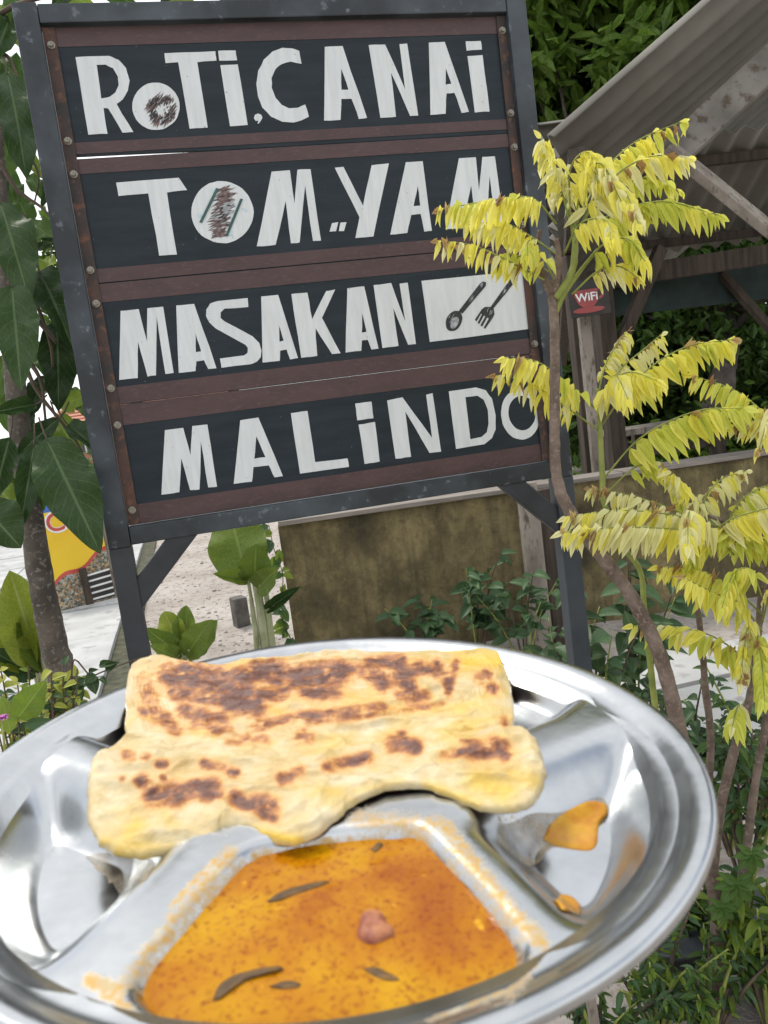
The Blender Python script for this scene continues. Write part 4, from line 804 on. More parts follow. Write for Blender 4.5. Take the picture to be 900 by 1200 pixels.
def text_obj(body, size, p, x, y, z, mat, parent, name='lettering', bold=0.0):
    cu_ = bpy.data.curves.new(name, 'FONT'); cu_.body = body; cu_.size = size; cu_.align_x = 'CENTER'; cu_.align_y = 'CENTER'; cu_.extrude = 0.001; cu_.offset = bold
    to = bpy.data.objects.new(name, cu_); COL.objects.link(to); me = bpy.data.meshes.new_from_object(to.evaluated_get(bpy.context.evaluated_depsgraph_get())); bpy.data.objects.remove(to)
    me.materials.clear(); me.materials.append(mat); return inst(name, me, frame(x, y, z, p), parent)
text_obj('WiFi', 0.068, cs + sx * -.012 + sy * .008 + sz * .0075, sx, sy, sz, MAT['plain_white'], wifi, bold=.0012)

# ------------------------------------------------------------------ yellow promotional banner on the left (mascot left out)
bl, br_ = ground(72, 722), ground(137, 706)
bx = unit((br_ - bl) * [1, 1, 0]); bw = np.linalg.norm((br_ - bl)[:2]); bn = np.array([bx[1], -bx[0], 0]); bn = bn if bn[1] < 0 else -bn; lean = unit(UPW - bn * 0.10)
ban = thing('banner_stand', (bl + br_) / 2, 'yellow printed food banner on a timber frame beyond the slim tree', 'banner')
def BN(u, v, d=0): return bl + bx * (u * bw) + lean * v + unit(np.cross(bx, lean)) * (-d if np.cross(bx, lean) @ bn < 0 else d)
BH = 0.98
def bquad(name, u0, u1, v0, v1, d, mat, th=0.004):
    V = [BN(u0, v0, d + th), BN(u1, v0, d + th), BN(u1, v1, d + th), BN(u0, v1, d + th), BN(u0, v0, d), BN(u1, v0, d), BN(u1, v1, d), BN(u0, v1, d)]
    return obj(name, V, [(0, 1, 2, 3), (7, 6, 5, 4), (0, 4, 5, 1), (1, 5, 6, 2), (2, 6, 7, 3), (3, 7, 4, 0)], MAT[mat], ban, False)
bquad('printed_sheet', 0, 1, 0.05, BH, 0, 'vinyl'); 
V = []; nn = 14
for i in range(nn + 1):
    u = i / nn; top = 0.26 + 0.20 * u + 0.025 * math.sin(u * 9); V += [BN(u, 0.05, 0.0046), BN(u, top, 0.0046), BN(u, top + 0.035, 0.0046)]
strip_f = [(2 * i, 2 * i + 2, 2 * i + 3, 2 * i + 1) for i in range(nn)]
obj('food_photo', [V[3 * i + k] for i in range(nn + 1) for k in (0, 1)], strip_f, MAT['food'], ban, False)
obj('red_curve', [V[3 * i + k] + bn * .0006 for i in range(nn + 1) for k in (1, 2)], strip_f, MAT['red'], ban, False)
bquad('blue_block', 0.03, 0.20, 0.88, 0.97, 0.0046, 'blue', .001)
for (u, ch) in ((0.22, 'C'),):
    text_obj(ch, 0.24, BN(u, 0.78, 0.0065), bx, lean, unit(np.cross(bx, lean)), MAT['plain_white'], ban, 'lettering', .012); text_obj(ch, 0.22, BN(u, 0.78, 0.0085), bx, lean, unit(np.cross(bx, lean)), MAT['red'], ban, 'lettering', .003)
for u in (0.0, 1.03): v, f = bar(BN(u, 0.0, -0.02), BN(u, BH + .02, -0.02), bx, 0.045, 0.035, .004); obj('frame_post', v, f, MAT['wood_pale'], ban, False)
v, f = bar(BN(0, 0.03, -0.02), BN(1.02, 0.03, -0.02), lean, 0.05, 0.03, .004); obj('frame_rail', v, f, MAT['wood'], ban, False)
bquad('dark_sheet', 0.46, 0.99, 0.06, 0.30, 0.0066, 'signdark', .002)  # plain dark sheet behind the rack slats
for k in range(5): v, f = bar(BN(0.46, 0.075 + k * .052, .012), BN(0.985, 0.085 + k * .054, .012), lean, .016, .006, .001); obj('slat', v, f, MAT['plain_white'], ban, False)
v, f = bar(BN(0.52, -0.03, .025), BN(0.50, 0.36, .025), bx, .06, .02, .003); obj('leg', v, f, MAT['wood'], ban, False)

# ------------------------------------------------------------------ far house and hut on the left
def house():
    p = ground(64, 560); d = 26.0; b0 = at(85, 520, d) * [1, 1, 0]
    h = thing('distant_house', b0, 'distant white house with an orange tiled roof beyond the yard', 'house')
    zr = at(50, 506, d)[2]; rid = at(55, 474, d)[2] + .1
    X0, X1, Y0, Y1 = at(46, 500, d)[0] + .4, at(46, 500, d)[0] + 5.5, b0[1], b0[1] + 6
    v, f = box(((X0 + X1) / 2, (Y0 + Y1) / 2, zr / 2), (np.array([(X1 - X0) / 2, 0, 0])), np.array([0, (Y1 - Y0) / 2, 0]), UPW * zr / 2, .02); obj('wall', v, f, MAT['housewall'], h, False)
    rows_ = 9
    for r_ in range(rows_):
        t0, t1 = r_ / rows_, (r_ + 1) / rows_; y0, y1 = Y0 - .5 + 3.5 * t0, Y0 - .5 + 3.5 * t1; z0, z1 = zr - .1 + (rid - zr + .1) * t0, zr - .1 + (rid - zr + .1) * t1
        V = [(X0 - .4, y0, z0 + .05), (X1 + .4, y0, z0 + .05), (X1 + .4, y1 + .05, z1 + .02), (X0 - .4, y1 + .05, z1 + .02), (X0 - .4, y0, z0), (X1 + .4, y0, z0)]
        obj('tile_course', V, [(0, 1, 2, 3), (0, 4, 5, 1)], MAT['tile'], h, False)
    V = [(X0 - .4, Y0 + 3, rid), (X1 + .4, Y0 + 3, rid), (X1 + .4, Y1 + .5, zr - .1), (X0 - .4, Y1 + .5, zr - .1)]; obj('rear_roof', V, [(0, 1, 2, 3)], MAT['tile'], h, False)
    for k in range(3):
        x = X0 + 1.0 + k * 2.3; v, f = box((x, Y0 - .01, zr * .55), np.array([.5, 0, 0]), np.array([0, .03, 0]), UPW * .5, .01); wf = obj('window', v, f, MAT['plain_white'], h, False)
        for q in (-1, 1): v, f = box((x + q * .22, Y0 - .045, zr * .55), np.array([.19, 0, 0]), np.array([0, .008, 0]), UPW * .42, .004); obj('pane', v, f, MAT['glass_dark'], wf, False)
house()
hb = at(45, 560, 15) * [1, 1, 0]; hut = thing('roadside_stall', hb, 'small distant stall with an orange awning beside the yard', 'stall')
p = at(48, 546, 15); v, f = box(p, np.array([.9, 0, 0]), np.array([0, .5, -.12]), UPW * .10, .01); obj('awning', v, f, MAT['tile'], hut, False)
for q in (-.8, .8):
    for y in (-.4, .4): t_ = p + [q, y, -.05]; v, f = bar(np.array([t_[0], t_[1], 0]), t_, [1, 0, 0], .07, .07, .004); obj('post', v, f, MAT['wood'], hut, False)
v, f = box(np.array([p[0], p[1], .4]), np.array([.8, 0, 0]), np.array([0, .3, 0]), UPW * .4, .01); obj('counter', v, f, MAT['plain_white'], hut, False)

# ------------------------------------------------------------------ background trees and bushes
def big_tree(base, h, crown_c, crown_r, label, n=9000, size=0.16, trunk_r=0.14, mat='lc', clumps=70, lean=(0, 0, 0), group='trees behind the shed', ratio=.42):
    base = np.array(base, float); base[2] = 0; cc_ = np.array(crown_c, float)
    t = thing('leafy_tree', base, label, 'tree', group)
    top = cc_ + np.array([0, 0, crown_r[2] * 0.3]); mid = (base + cc_) / 2 + np.array(lean)
    v, f = tube([base - UPW * .2, base + (mid - base) * .5, mid, cc_, top], [trunk_r * 1.25, trunk_r, trunk_r * .85, trunk_r * .5, trunk_r * .15], 12, 26, .25, h); tr = obj('trunk', v, f, MAT['bark_d'], t)
    C = []; 
    for k in range(clumps):
        d = unit(rng.normal(size=3)); rr = rng.uniform(0.45, 1.0) ** 0.6; c = cc_ + d * rr * np.array(crown_r); m = n // clumps
        if k % 6 == 0:
            v, f = tube([mid + (cc_ - mid) * random.uniform(.2, .9), (mid + c) / 2 + UPW * .1, c], [trunk_r * .35, trunk_r * .22, trunk_r * .06], 6, 10); obj('limb', v, f, MAT['bark_d'], tr)
        C.append(c + rng.normal(size=(m, 3)) * np.array(crown_r) * [.13, .13, .085])
    leaf_cloud(np.concatenate(C), size, MAT[mat], 'crown', t, ratio=ratio); return t
def P_(px, py, d): return at(px, py, d)
big_tree(P_(690, 500, 9), 6, P_(700, 60, 9) , (1.5, 1.3, 1.15), 'bright green leafy tree rising behind the sign and shed roof', 9000, .30, .12, 'lc', 90, ratio=.36)
big_tree(P_(640, 480, 11.5), 6, P_(640, 40, 11.5), (1.9, 1.4, 1.6), 'dark leafy tree farther back behind the right sign post', 6500, .19, .15, 'lcd', 100)
big_tree(P_(815, 480, 9.5), 6, P_(860, 330, 11), (2.2, 1.2, 1.3), 'thick leaning trunk tree seen under the shed roof', 16000, .17, .17, 'lcd', 110, lean=(.12, 0, .2))
big_tree(P_(930, 480, 13), 6, P_(930, 380, 13), (2.5, 1.5, 2.0), 'broad dark tree behind the far right of the shed', 14000, .2, .2, 'lcd', 90)
big_tree(P_(720, 480, 12), 6, P_(720, 390, 12), (1.9, 1.5, 1.7), 'shady tree behind the bench in the shed', 14000, .19, .16, 'lcd', 90)
def bush(base, r_, label, n, size, mat, group):
    b = np.array(base, float); b[2] = 0; t = thing('bush', b, label, 'bush', group); C = []
    for k in range(40):
        d = unit(rng.normal(size=3)); d[2] = abs(d[2]); C.append(b + d * np.array(r_) * rng.uniform(.5, 1) + rng.normal(size=(n // 40, 3)) * np.array(r_) * .16)
    C = np.concatenate(C); C[:, 2] = np.maximum(C[:, 2], .03); leaf_cloud(C, size, MAT[mat], 'foliage', t)
    for k in range(6):
        a = random.uniform(0, 6.28); v, f = tube([b - UPW * .05, b + np.array([math.cos(a) * r_[0] * .25, math.sin(a) * r_[1] * .25, r_[2] * .4]), b + np.array([math.cos(a) * r_[0] * .55, math.sin(a) * r_[1] * .55, r_[2] * .8])], [.03, .022, .008], 6, 8); obj('stem', v, f, MAT['bark_d'], t)
bush(ground(720, 535), (1.1, .7, .9), 'green bush behind the bench in the shed', 5000, .12, 'lc', 'bushes behind the shed')
bush(at(850, 520, 10) , (1.6, .8, .75), 'low bush behind the shed near the right edge', 5000, .12, 'lc', 'bushes behind the shed')
bush(at(18, 540, 13), (1.2, .8, 1.5), 'sunlit green bush at the left edge beyond the yard', 5000, .13, 'lc', 'bushes beyond the yard')
bush(at(88, 540, 18), (1.4, .8, 1.1), 'green bush beside the distant house', 4000, .14, 'lc', 'bushes beyond the yard')
bush(at(120, 545, 15), (1.0, .8, .8), 'small bush beyond the yard near the left sign post', 3500, .13, 'lc', 'bushes beyond the yard')
big_tree(P_(150, 560, 22), 6, P_(170, 330, 22), (3.2, 2.0, 2.6), 'far green tree behind the left part of the sign', 9000, .3, .2, 'lc', 70, group='trees beyond the yard')

# ------------------------------------------------------------------ yellow-leaved trees (pinnate fronds)
def prof_lf(t): return (math.sin(math.pi * min(1.0, t ** 0.72)) ** 0.8) * 0.5 * (1 - 0.3 * t) if t < .999 else 0
LF = {}
for key in ('ly', 'lyp', 'lyg'):
    LF[key] = [leaf_mesh('leaflet_' + str(i), MAT[key], prof_lf, 6, 4, fold=fo, droop=dr, curl=cu2, seed=i, wave=wv) for i, (fo, dr, cu2, wv) in enumerate(((.35, .10, .35, .0), (.6, .05, .7, .10), (.15, .15, .2, .15), (.9, .1, 1.0, .2)))]
LF['lyb'] = [leaf_mesh('leaflet_w' + str(i), MAT['lyb'], prof_lf, 8, 4, fold=1.6, droop=.1, curl=c, seed=i, wave=.5) for i, c in enumerate((1.6, 2.4, 1.0))]
def frond(tree, pix, d0, d1, n=11, s=30, pal=('ly', 'ly', 'lyp'), wither=0.12, hang=0.72, w=.285, spread=1.0, r0=.0022, both=True):
    """compound leaf along a pixel path from its foot to its tip; d0..d1 depth; s leaflet length in pixels"""
    s *= .9; n = int(n * 1.55); wither *= .55; K = len(pix); ds = np.linspace(d0, d1, K); pts = [at(x, y, d) for (x, y), d in zip(pix, ds)]
    v, f = tube(pts, [r0, r0 * .8, r0 * .35], 6, 5 * K); fr = obj('frond', v, f, MAT['stem_g'], tree)
    Q = spline(pts, 60); 
    for i in range(n):
        t = 0.22 + 0.78 * (i + 0.5) / n; q = t * 59; k = int(q); p = Q[k] + (Q[min(k + 1, 59)] - Q[k]) * (q - k); tg = unit(Q[min(k + 1, 59)] - Q[max(k - 1, 0)])
        side = np.cross(tg, TOCAM(p)); side = side / max(np.linalg.norm(side), .2)
        for sg in ((-1, 1) if both else (1,)):
            sidev = side * sg; dp = -UPW * (hang + random.uniform(-.15, .2)) + tg * random.uniform(.30, .55) + sidev * random.uniform(.15, .42) * spread + TOCAM(p) * (0.25 * sg + random.uniform(-.08, .08))
            dv = unit(dp); ln = s / F * (d0 + d1) / 2 * random.uniform(.82, 1.12) * (0.72 + 0.5 * math.sin(math.pi * min(1, t * 1.02)) ** .6)
            wi = random.random() < wither * (2.2 if t > .8 else .55)
            key = 'lyb' if wi else random.choice(pal); me = random.choice(LF[key]) if key == 'lyb' else LF[key][random.choices(range(4), (5, 3, 4, 1))[0]]
            nrm = TOCAM(p) + rng.normal(size=3) * .3 + UPW * .8
            place_leaf(me, p + sidev * .002, p + dv * ln * (.7 if wi else 1), ln * w * (.8 if wi else 1) * random.uniform(.85, 1.15), nrm, fr, 'leaflet')
    # terminal leaflet
    tg = unit(Q[-1] - Q[-3]); ln = s / F * d1 * .5; me = random.choice(LF['lyb' if random.random() < wither * 3.5 else pal[0]]); place_leaf(me, Q[-1], Q[-1] + unit(tg - UPW * .35) * ln, ln * .5, TOCAM(Q[-1]), fr, 'leaflet')
    return fr
DY = 1.66
def woody(parent, pix, ds, radii_px, mat='bark_y', sides=12, name='trunk', rough=.18):
    dd = np.interp(np.linspace(0, 1, len(pix)), np.linspace(0, 1, len(ds)), ds); pts = [at(x, y, d) for (x, y), d in zip(pix, dd)]
    v, f = tube(pts, [r_ / F * np.mean(ds) for r_ in radii_px], sides, len(pix) * 7, rough, pix[0][0]); return obj(name, v, f, MAT[mat], parent)
gA = ground(842, 1185); treeA = thing('yellow_leaf_tree', gA, 'slim brown-trunked tree with bright yellow feathery leaves before the sign', 'tree')
v, f = tube([gA - UPW * .1, (gA + at(795, 850, DY + .03)) / 2 + [.03, 0, -.05], at(795, 850, DY + .02), at(772, 765, DY), at(740, 700, DY), at(702, 648, DY), at(668, 600, DY), at(652, 555, DY), at(650, 470, DY), at(650, 390, DY), at(647, 340, DY)], [.016, .0155, .0155, .0148, .0142, .0135, .0125, .0110, .0102, .0098, .0094], 14, 110, .22, 3); obj('trunk', v, f, MAT['bark_y'], treeA)
for pix, rp, mt in (([(647, 345), (636, 320), (628, 296), (633, 270)], [5.5, 4.5, 3.5, 3], 'bark_y'), ([(650, 350), (668, 325), (674, 290), (670, 250)], [6, 4.6, 4, 3], 'stem_g'), ([(648, 345), (655, 310), (652, 280)], [5.5, 4.5, 3], 'bark_y'), ([(648, 372), (664, 340), (700, 292)], [4, 3, 2], 'stem_g')):
    woody(treeA, pix, [DY], rp, mt, 9, 'branch')
Y1, Y2, Y3 = ('ly', 'ly', 'lyp'), ('lyg', 'ly', 'lyg'), ('ly', 'lyg', 'ly')
for pix, d1, n, s, pal, wz in (
    ([(652, 262), (622, 232), (570, 236), (514, 246)], DY - .12, 11, 34, Y3, .14),
    ([(655, 300), (620, 276), (590, 262), (546, 262)], DY - .05, 8, 32, Y1, .05),
    ([(645, 332), (600, 308), (555, 288), (512, 282)], DY - .10, 8, 30, Y1, .12),
    ([(645, 320), (625, 308), (600, 298), (582, 302)], DY - .02, 5, 30, Y2, .02),
    ([(668, 262), (656, 215), (645, 182), (634, 162)], DY - .02, 9, 30, Y1, .05),
    ([(668, 258), (662, 222), (655, 200), (640, 190)], DY + .05, 7, 28, Y1, .05),
    ([(672, 270), (705, 205), (745, 166), (800, 142)], DY + .10, 11, 33, Y3, .03),
    ([(674, 276), (715, 212), (760, 184), (806, 184)], DY + .02, 10, 34, Y1, .1),
    ([(674, 285), (715, 252), (775, 236), (842, 252)], DY - .02, 12, 36, Y2, .03),
    ([(674, 280), (725, 222), (765, 208), (796, 224)], DY + .12, 7, 28, Y2, .03),
    ([(672, 272), (684, 208), (705, 192), (728, 236)], DY - .15, 9, 38, Y1, .06),
    ([(670, 275), (668, 200), (690, 178), (700, 215)], DY - .10, 8, 36, Y1, .05),
    ([(672, 290), (696, 232), (728, 220), (748, 262)], DY - .18, 8, 36, Y1, .08),
    ([(668, 330), (705, 288), (735, 280), (756, 306)], DY - .10, 6, 38, Y3, .03),
    ([(670, 345), (700, 318), (725, 312), (748, 326)], DY - .06, 6, 30, Y1, .08),
    ([(650, 330), (636, 300), (620, 282), (618, 300)], DY - .12, 5, 30, Y3, .03),
    ([(660, 300), (680, 262), (710, 258), (716, 282)], DY - .20, 6, 34, Y1, .05)):
    frond(treeA, pix, DY, d1, n, s, pal, wz)
for px, py in ((566, 166), ): pass

# second plant: green shoot with a middle whorl of fronds
DB = 1.78
gB = ground(800, 1120); treeB = thing('yellow_leaf_sapling', gB, 'green-stemmed sapling with yellow feathery leaves right of the sign post', 'tree')
v, f = tube([gB - UPW * .05, (gB + at(760, 745, DB)) / 2, at(757, 735, DB), at(751, 672, DB), at(730, 640, DB), at(708, 590, DB), at(706, 560, DB), at(703, 500, DB), at(700, 455, DB)], [.009, .0085, .0065, .006, .006, .006, .0065, .006, .004], 10, 70, .1, 5); obj('trunk', v, f, MAT['stem_g'], treeB)
for pix, d1, n, s, pal, wz in (
    ([(701, 482), (672, 455), (630, 424), (592, 420)], DB - .12, 9, 36, Y3, .16),
    ([(703, 505), (660, 475), (620, 448), (580, 440)], DB - .08, 8, 28, Y1, .30),
    ([(700, 468), (708, 432), (722, 404), (735, 388)], DB + .05, 9, 26, ('lyp', 'ly', 'lyp'), .12),
    ([(701, 470), (728, 432), (756, 408), (775, 392)], DB + .02, 9, 26, ('lyp', 'ly', 'lyp'), .2),
    ([(703, 500), (716, 452), (738, 436), (770, 446)], DB - .12, 9, 38, Y3, .04),
    ([(703, 495), (712, 456), (722, 440), (736, 468)], DB - .18, 6, 36, Y1, .05),
    ([(704, 500), (745, 445), (800, 408), (856, 398)], DB - .05, 12, 40, Y3, .10),
    ([(706, 562), (752, 512), (815, 482), (872, 478)], DB - .12, 12, 42, Y2, .04),
    ([(708, 580), (750, 545), (785, 560), (800, 600)], DB - .02, 8, 26, Y2, .10)):
    frond(treeB, pix, DB, d1, n, s, pal, wz)

# third plant: many-stemmed shrub along the right edge
DC = 1.72
gC = ground(862, 1150); treeC = thing('yellow_leaf_shrub', gC, 'many-stemmed shrub with pale yellow feathery leaves along the right edge', 'shrub')
def stem_c(pix, ds, rp): return woody(treeC, pix, ds, rp, 'bark_y', 10, 'stem')
stem_c([(848, 1150), (846, 1090), (835, 1050), (842, 960), (860, 880), (868, 860), (882, 800), (892, 700), (893, 660)], [1.85, DC], [7, 6.5, 6, 6, 5.5, 5, 4.5, 4, 3.5])
stem_c([(848, 1110), (862, 1060), (873, 1005), (885, 920), (905, 800), (915, 700)], [1.85, DC], [6, 5.5, 5, 4.5, 4, 3.5])
stem_c([(830, 1170), (812, 1060), (822, 980), (833, 880), (826, 800), (823, 760), (815, 690)], [1.95, DC + .08], [6, 5.5, 5, 4.5, 4, 3.5, 3])
stem_c([(893, 665), (880, 630), (850, 612), (830, 604)], [DC], [4, 3.5, 3, 2])
stem_c([(893, 690), (915, 620), (930, 540), (935, 500)], [DC], [4, 4, 3, 3])
for pix, d1, n, s, pal, wz in (
    ([(850, 628), (790, 598), (735, 580), (690, 572)], DC - .05, 10, 26, ('lyp', 'ly', 'lyp'), .45),
    ([(870, 625), (800, 606), (730, 598), (664, 606)], DC - .10, 13, 32, ('lyp', 'lyp', 'ly'), .14),
    ([(880, 640), (810, 622), (730, 618), (658, 624)], DC - .16, 15, 36, ('lyp', 'lyp', 'ly'), .12),
    ([(845, 625), (815, 590), (795, 562), (776, 545)], DC + .02, 10, 24, ('lyp', 'ly'), .15),
    ([(850, 625), (825, 590), (845, 562), (874, 552)], DC + .05, 9, 28, ('lyp', 'ly'), .18),
    ([(848, 625), (865, 590), (890, 572), (915, 566)], DC - .02, 9, 32, ('lyp', 'ly', 'lyg'), .12),
    ([(830, 640), (850, 612), (890, 598), (930, 590)], DC - .12, 11, 36, Y1, .10),
    ([(860, 650), (825, 612), (808, 600), (806, 640)], DC - .20, 8, 38, ('lyp', 'lyp', 'ly'), .03),
    ([(885, 655), (860, 628), (835, 622), (808, 660)], DC - .06, 9, 34, ('lyg', 'lyg', 'ly'), .03),
    ([(890, 665), (870, 632), (890, 630), (925, 650)], DC - .02, 8, 32, ('lyg', 'lyg', 'ly'), .05),
    ([(893, 720), (860, 690), (820, 668), (772, 664)], DC - .06, 11, 32, Y3, .12),
    ([(893, 740), (868, 708), (835, 694), (800, 676)], DC - .12, 9, 32, Y3, .06),
    ([(893, 700), (880, 668), (860, 672), (846, 712)], DC - .14, 8, 32, Y2, .04),
    ([(893, 800), (868, 768), (820, 740), (742, 733)], DC - .04, 12, 34, ('ly', 'lyp', 'lyg'), .10),
    ([(893, 730), (905, 690), (920, 700), (925, 740)], DC - .12, 8, 34, Y1, .12),
    ([(893, 760), (880, 730), (872, 760), (868, 800)], DC - .12, 8, 32, ('lyp', 'ly'), .22),
    ([(893, 770), (888, 745), (893, 780), (896, 822)], DC - .18, 9, 34, Y2, .05),
    ([(870, 835), (866, 826), (862, 836), (858, 852)], DC - .10, 4, 34, ('lyp', 'lyg'), .02),
    ([(935, 520), (900, 488), (862, 458), (812, 440)], DC + .02, 11, 32, Y3, .12),
    ([(935, 520), (915, 500), (895, 492), (858, 500)], DC - .02, 9, 30, Y1, .10),
    ([(935, 510), (920, 470), (905, 480), (888, 530)], DC - .08, 7, 32, ('lyp', 'ly'), .15)):
    frond(treeC, pix, DC, d1, n, s, pal, wz)

# ------------------------------------------------------------------ slim tree with large dark leaves at the left
DT = 2.15
gT = at(100, 1000, 2.25); gT = np.array([gT[0], gT[1], 0]); treeD = thing('large_leaf_tree', gT, 'slim grey-trunked tree with large dark green leaves left of the sign', 'tree')
v, f = tube([gT - UPW * .1, at(76, 815, 2.22), at(64, 760, 2.2), at(48, 680, DT), at(36, 600, DT), at(24, 510, DT), at(16, 430, DT), at(8, 330, DT), at(-2, 180, DT), at(-8, 20, DT)], [.040, .037, .036, .033, .030, .028, .026, .022, .016, .010], 16, 90, .10, 2); trD = obj('trunk', v, f, MAT['bark_g'], treeD)
for pix, rp in (([(14, 400), (45, 440), (52, 480), (54, 515)], [4, 2.4, 1.6, 1.5]), ([(10, 300), (40, 350), (58, 400), (62, 430)], [4, 2.6, 2, 1.6]), ([(12, 380), (40, 452), (70, 492), (96, 530), (108, 580)], [4, 2.4, 2, 1.4, 1.2]), ([(0, 190), (20, 222), (52, 246), (66, 270)], [3.5, 2.2, 1.5, 1]), ([(-2, 150), (28, 175), (45, 205), (40, 240)], [3, 1.8, 1.2, 1]), ([(-5, 60), (12, 70), (25, 110)], [3, 2, 1.4]), ([(10, 330), (42, 372), (66, 402)], [4, 3, 2]), ([(-6, 20), (30, 2), (110, -12), (230, -20), (380, -22)], [3.5, 2.6, 2.2, 1.6, 1.0])):
    woody(treeD, pix, [DT - .03], rp, 'twig', 7, 'branch')
LB = {k: [leaf_mesh('large_leaf_%s%d' % (k, i), MAT[k], prof_ov, 14, 8, fold=fo, droop=dr, wave=.22, curl=cu2, seed=i) for i, (fo, dr, cu2) in enumerate(((.25, .08, .3), (.5, .02, .5), (.12, .15, .15)))] for k in ('ld', 'lm', 'll')}
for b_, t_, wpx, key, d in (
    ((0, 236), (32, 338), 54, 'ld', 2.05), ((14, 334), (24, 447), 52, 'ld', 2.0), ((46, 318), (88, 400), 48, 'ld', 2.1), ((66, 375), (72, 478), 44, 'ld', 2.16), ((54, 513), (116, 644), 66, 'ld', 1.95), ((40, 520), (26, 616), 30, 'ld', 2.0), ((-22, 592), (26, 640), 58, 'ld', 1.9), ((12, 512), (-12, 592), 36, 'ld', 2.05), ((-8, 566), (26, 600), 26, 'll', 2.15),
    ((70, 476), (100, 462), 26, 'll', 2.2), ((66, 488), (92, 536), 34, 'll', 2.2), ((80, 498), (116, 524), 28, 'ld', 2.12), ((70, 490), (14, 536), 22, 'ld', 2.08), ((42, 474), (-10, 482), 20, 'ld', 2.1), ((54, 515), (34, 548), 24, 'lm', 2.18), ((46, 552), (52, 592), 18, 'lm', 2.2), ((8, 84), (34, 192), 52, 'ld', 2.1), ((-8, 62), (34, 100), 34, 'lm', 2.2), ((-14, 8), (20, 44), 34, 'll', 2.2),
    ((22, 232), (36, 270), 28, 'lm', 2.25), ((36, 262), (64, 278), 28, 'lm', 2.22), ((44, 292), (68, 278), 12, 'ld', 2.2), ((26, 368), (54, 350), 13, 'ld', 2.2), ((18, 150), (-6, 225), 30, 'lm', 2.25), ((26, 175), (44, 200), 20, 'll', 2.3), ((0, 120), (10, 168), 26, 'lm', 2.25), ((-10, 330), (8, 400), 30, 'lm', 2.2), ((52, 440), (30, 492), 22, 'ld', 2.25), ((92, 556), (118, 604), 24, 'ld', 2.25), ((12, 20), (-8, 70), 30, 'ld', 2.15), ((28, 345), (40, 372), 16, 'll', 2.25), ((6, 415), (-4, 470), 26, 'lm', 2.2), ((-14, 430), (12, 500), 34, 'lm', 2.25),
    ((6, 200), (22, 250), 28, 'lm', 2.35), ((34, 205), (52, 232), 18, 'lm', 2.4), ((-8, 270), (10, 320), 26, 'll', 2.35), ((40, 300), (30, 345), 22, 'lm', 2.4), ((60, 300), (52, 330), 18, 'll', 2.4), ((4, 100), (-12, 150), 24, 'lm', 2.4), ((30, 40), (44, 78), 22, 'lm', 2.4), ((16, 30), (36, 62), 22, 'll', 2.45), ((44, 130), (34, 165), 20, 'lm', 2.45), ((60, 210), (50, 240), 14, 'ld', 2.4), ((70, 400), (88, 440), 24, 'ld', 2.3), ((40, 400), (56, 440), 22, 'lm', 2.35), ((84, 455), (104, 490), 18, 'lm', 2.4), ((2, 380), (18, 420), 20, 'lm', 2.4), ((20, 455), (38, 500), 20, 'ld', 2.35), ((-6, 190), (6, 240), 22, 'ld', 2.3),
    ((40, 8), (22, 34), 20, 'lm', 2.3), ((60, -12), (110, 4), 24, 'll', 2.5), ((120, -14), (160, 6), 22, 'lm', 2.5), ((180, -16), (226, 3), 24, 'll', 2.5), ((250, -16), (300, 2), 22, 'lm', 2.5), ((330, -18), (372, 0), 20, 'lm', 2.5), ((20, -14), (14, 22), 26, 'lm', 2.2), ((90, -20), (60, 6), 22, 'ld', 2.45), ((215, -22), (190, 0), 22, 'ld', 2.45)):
    A, B = at(*b_, d), at(*t_, d - random.uniform(.0, .10)); ww = wpx / F * d
    place_leaf(random.choice(LB[key]), A, B, ww, TOCAM(A) + np.array([random.uniform(-.25, .25), 0, random.uniform(0, .35)]), treeD, 'leaf')
    if b_[1] > 60: v, f = tube([A - unit(B - A) * .035 + UPW * .02, A - unit(B - A) * .012 + UPW * .004, A + unit(B - A) * .01], [.0022, .002, .0018], 5, 8); obj('leaf_stalk', v, f, MAT['twig'], treeD)

# ------------------------------------------------------------------ broad-leaved plants
LQ = {k: [leaf_mesh('broad_leaf_%s%d' % (k, i), MAT[k], prof_big, 14, 8, fold=fo, droop=dr, wave=.16, curl=cu2, seed=i + 4) for i, (fo, dr, cu2) in enumerate(((.3, .03, .25), (.7, .02, .3), (.15, .1, .5)))] for k in ('lb', 'lb2', 'ld')}
def broad_plant(base_px, d, leaves, stalks, label):
    g = at(*base_px, d); g = np.array([g[0], g[1], 0]); t = thing('broad_leaf_plant', g, label, 'plant', 'broad-leaved plants')
    for b_, t_, wpx, key, dz in leaves:
        A, B = at(*b_, d), at(*t_, d + dz); place_leaf(random.choice(LQ[key]), A, B, wpx / F * d, TOCAM(A) + np.array([random.uniform(-.3, .3), 0, .2]), t, 'leaf')
        if not stalks or True:
            v, f = tube([g - UPW * .03, g * .35 + A * .65 + [0, 0, -.02], A, A + (B - A) * .25], [.007, .006, .005, .003], 7, 16); obj('leaf_stalk', v, f, MAT['stem_p'], t)
    for pix, r_ in stalks: woody(t, pix, [d], r_, 'stem_p', 9, 'stem', .05)
broad_plant((44, 830), 2.55, [((46, 782), (12, 668), 62, 'lb2', -.05), ((52, 790), (34, 690), 50, 'lb', .05), ((40, 788), (-24, 700), 50, 'lb2', 0), ((44, 792), (-10, 762), 34, 'ld', -.1), ((52, 788), (70, 742), 22, 'lb', .1)], [([(60, 800), (52, 772), (46, 750)], [6, 5, 4])], 'yellow-green broad-leaved plant left of the slim tree trunk')
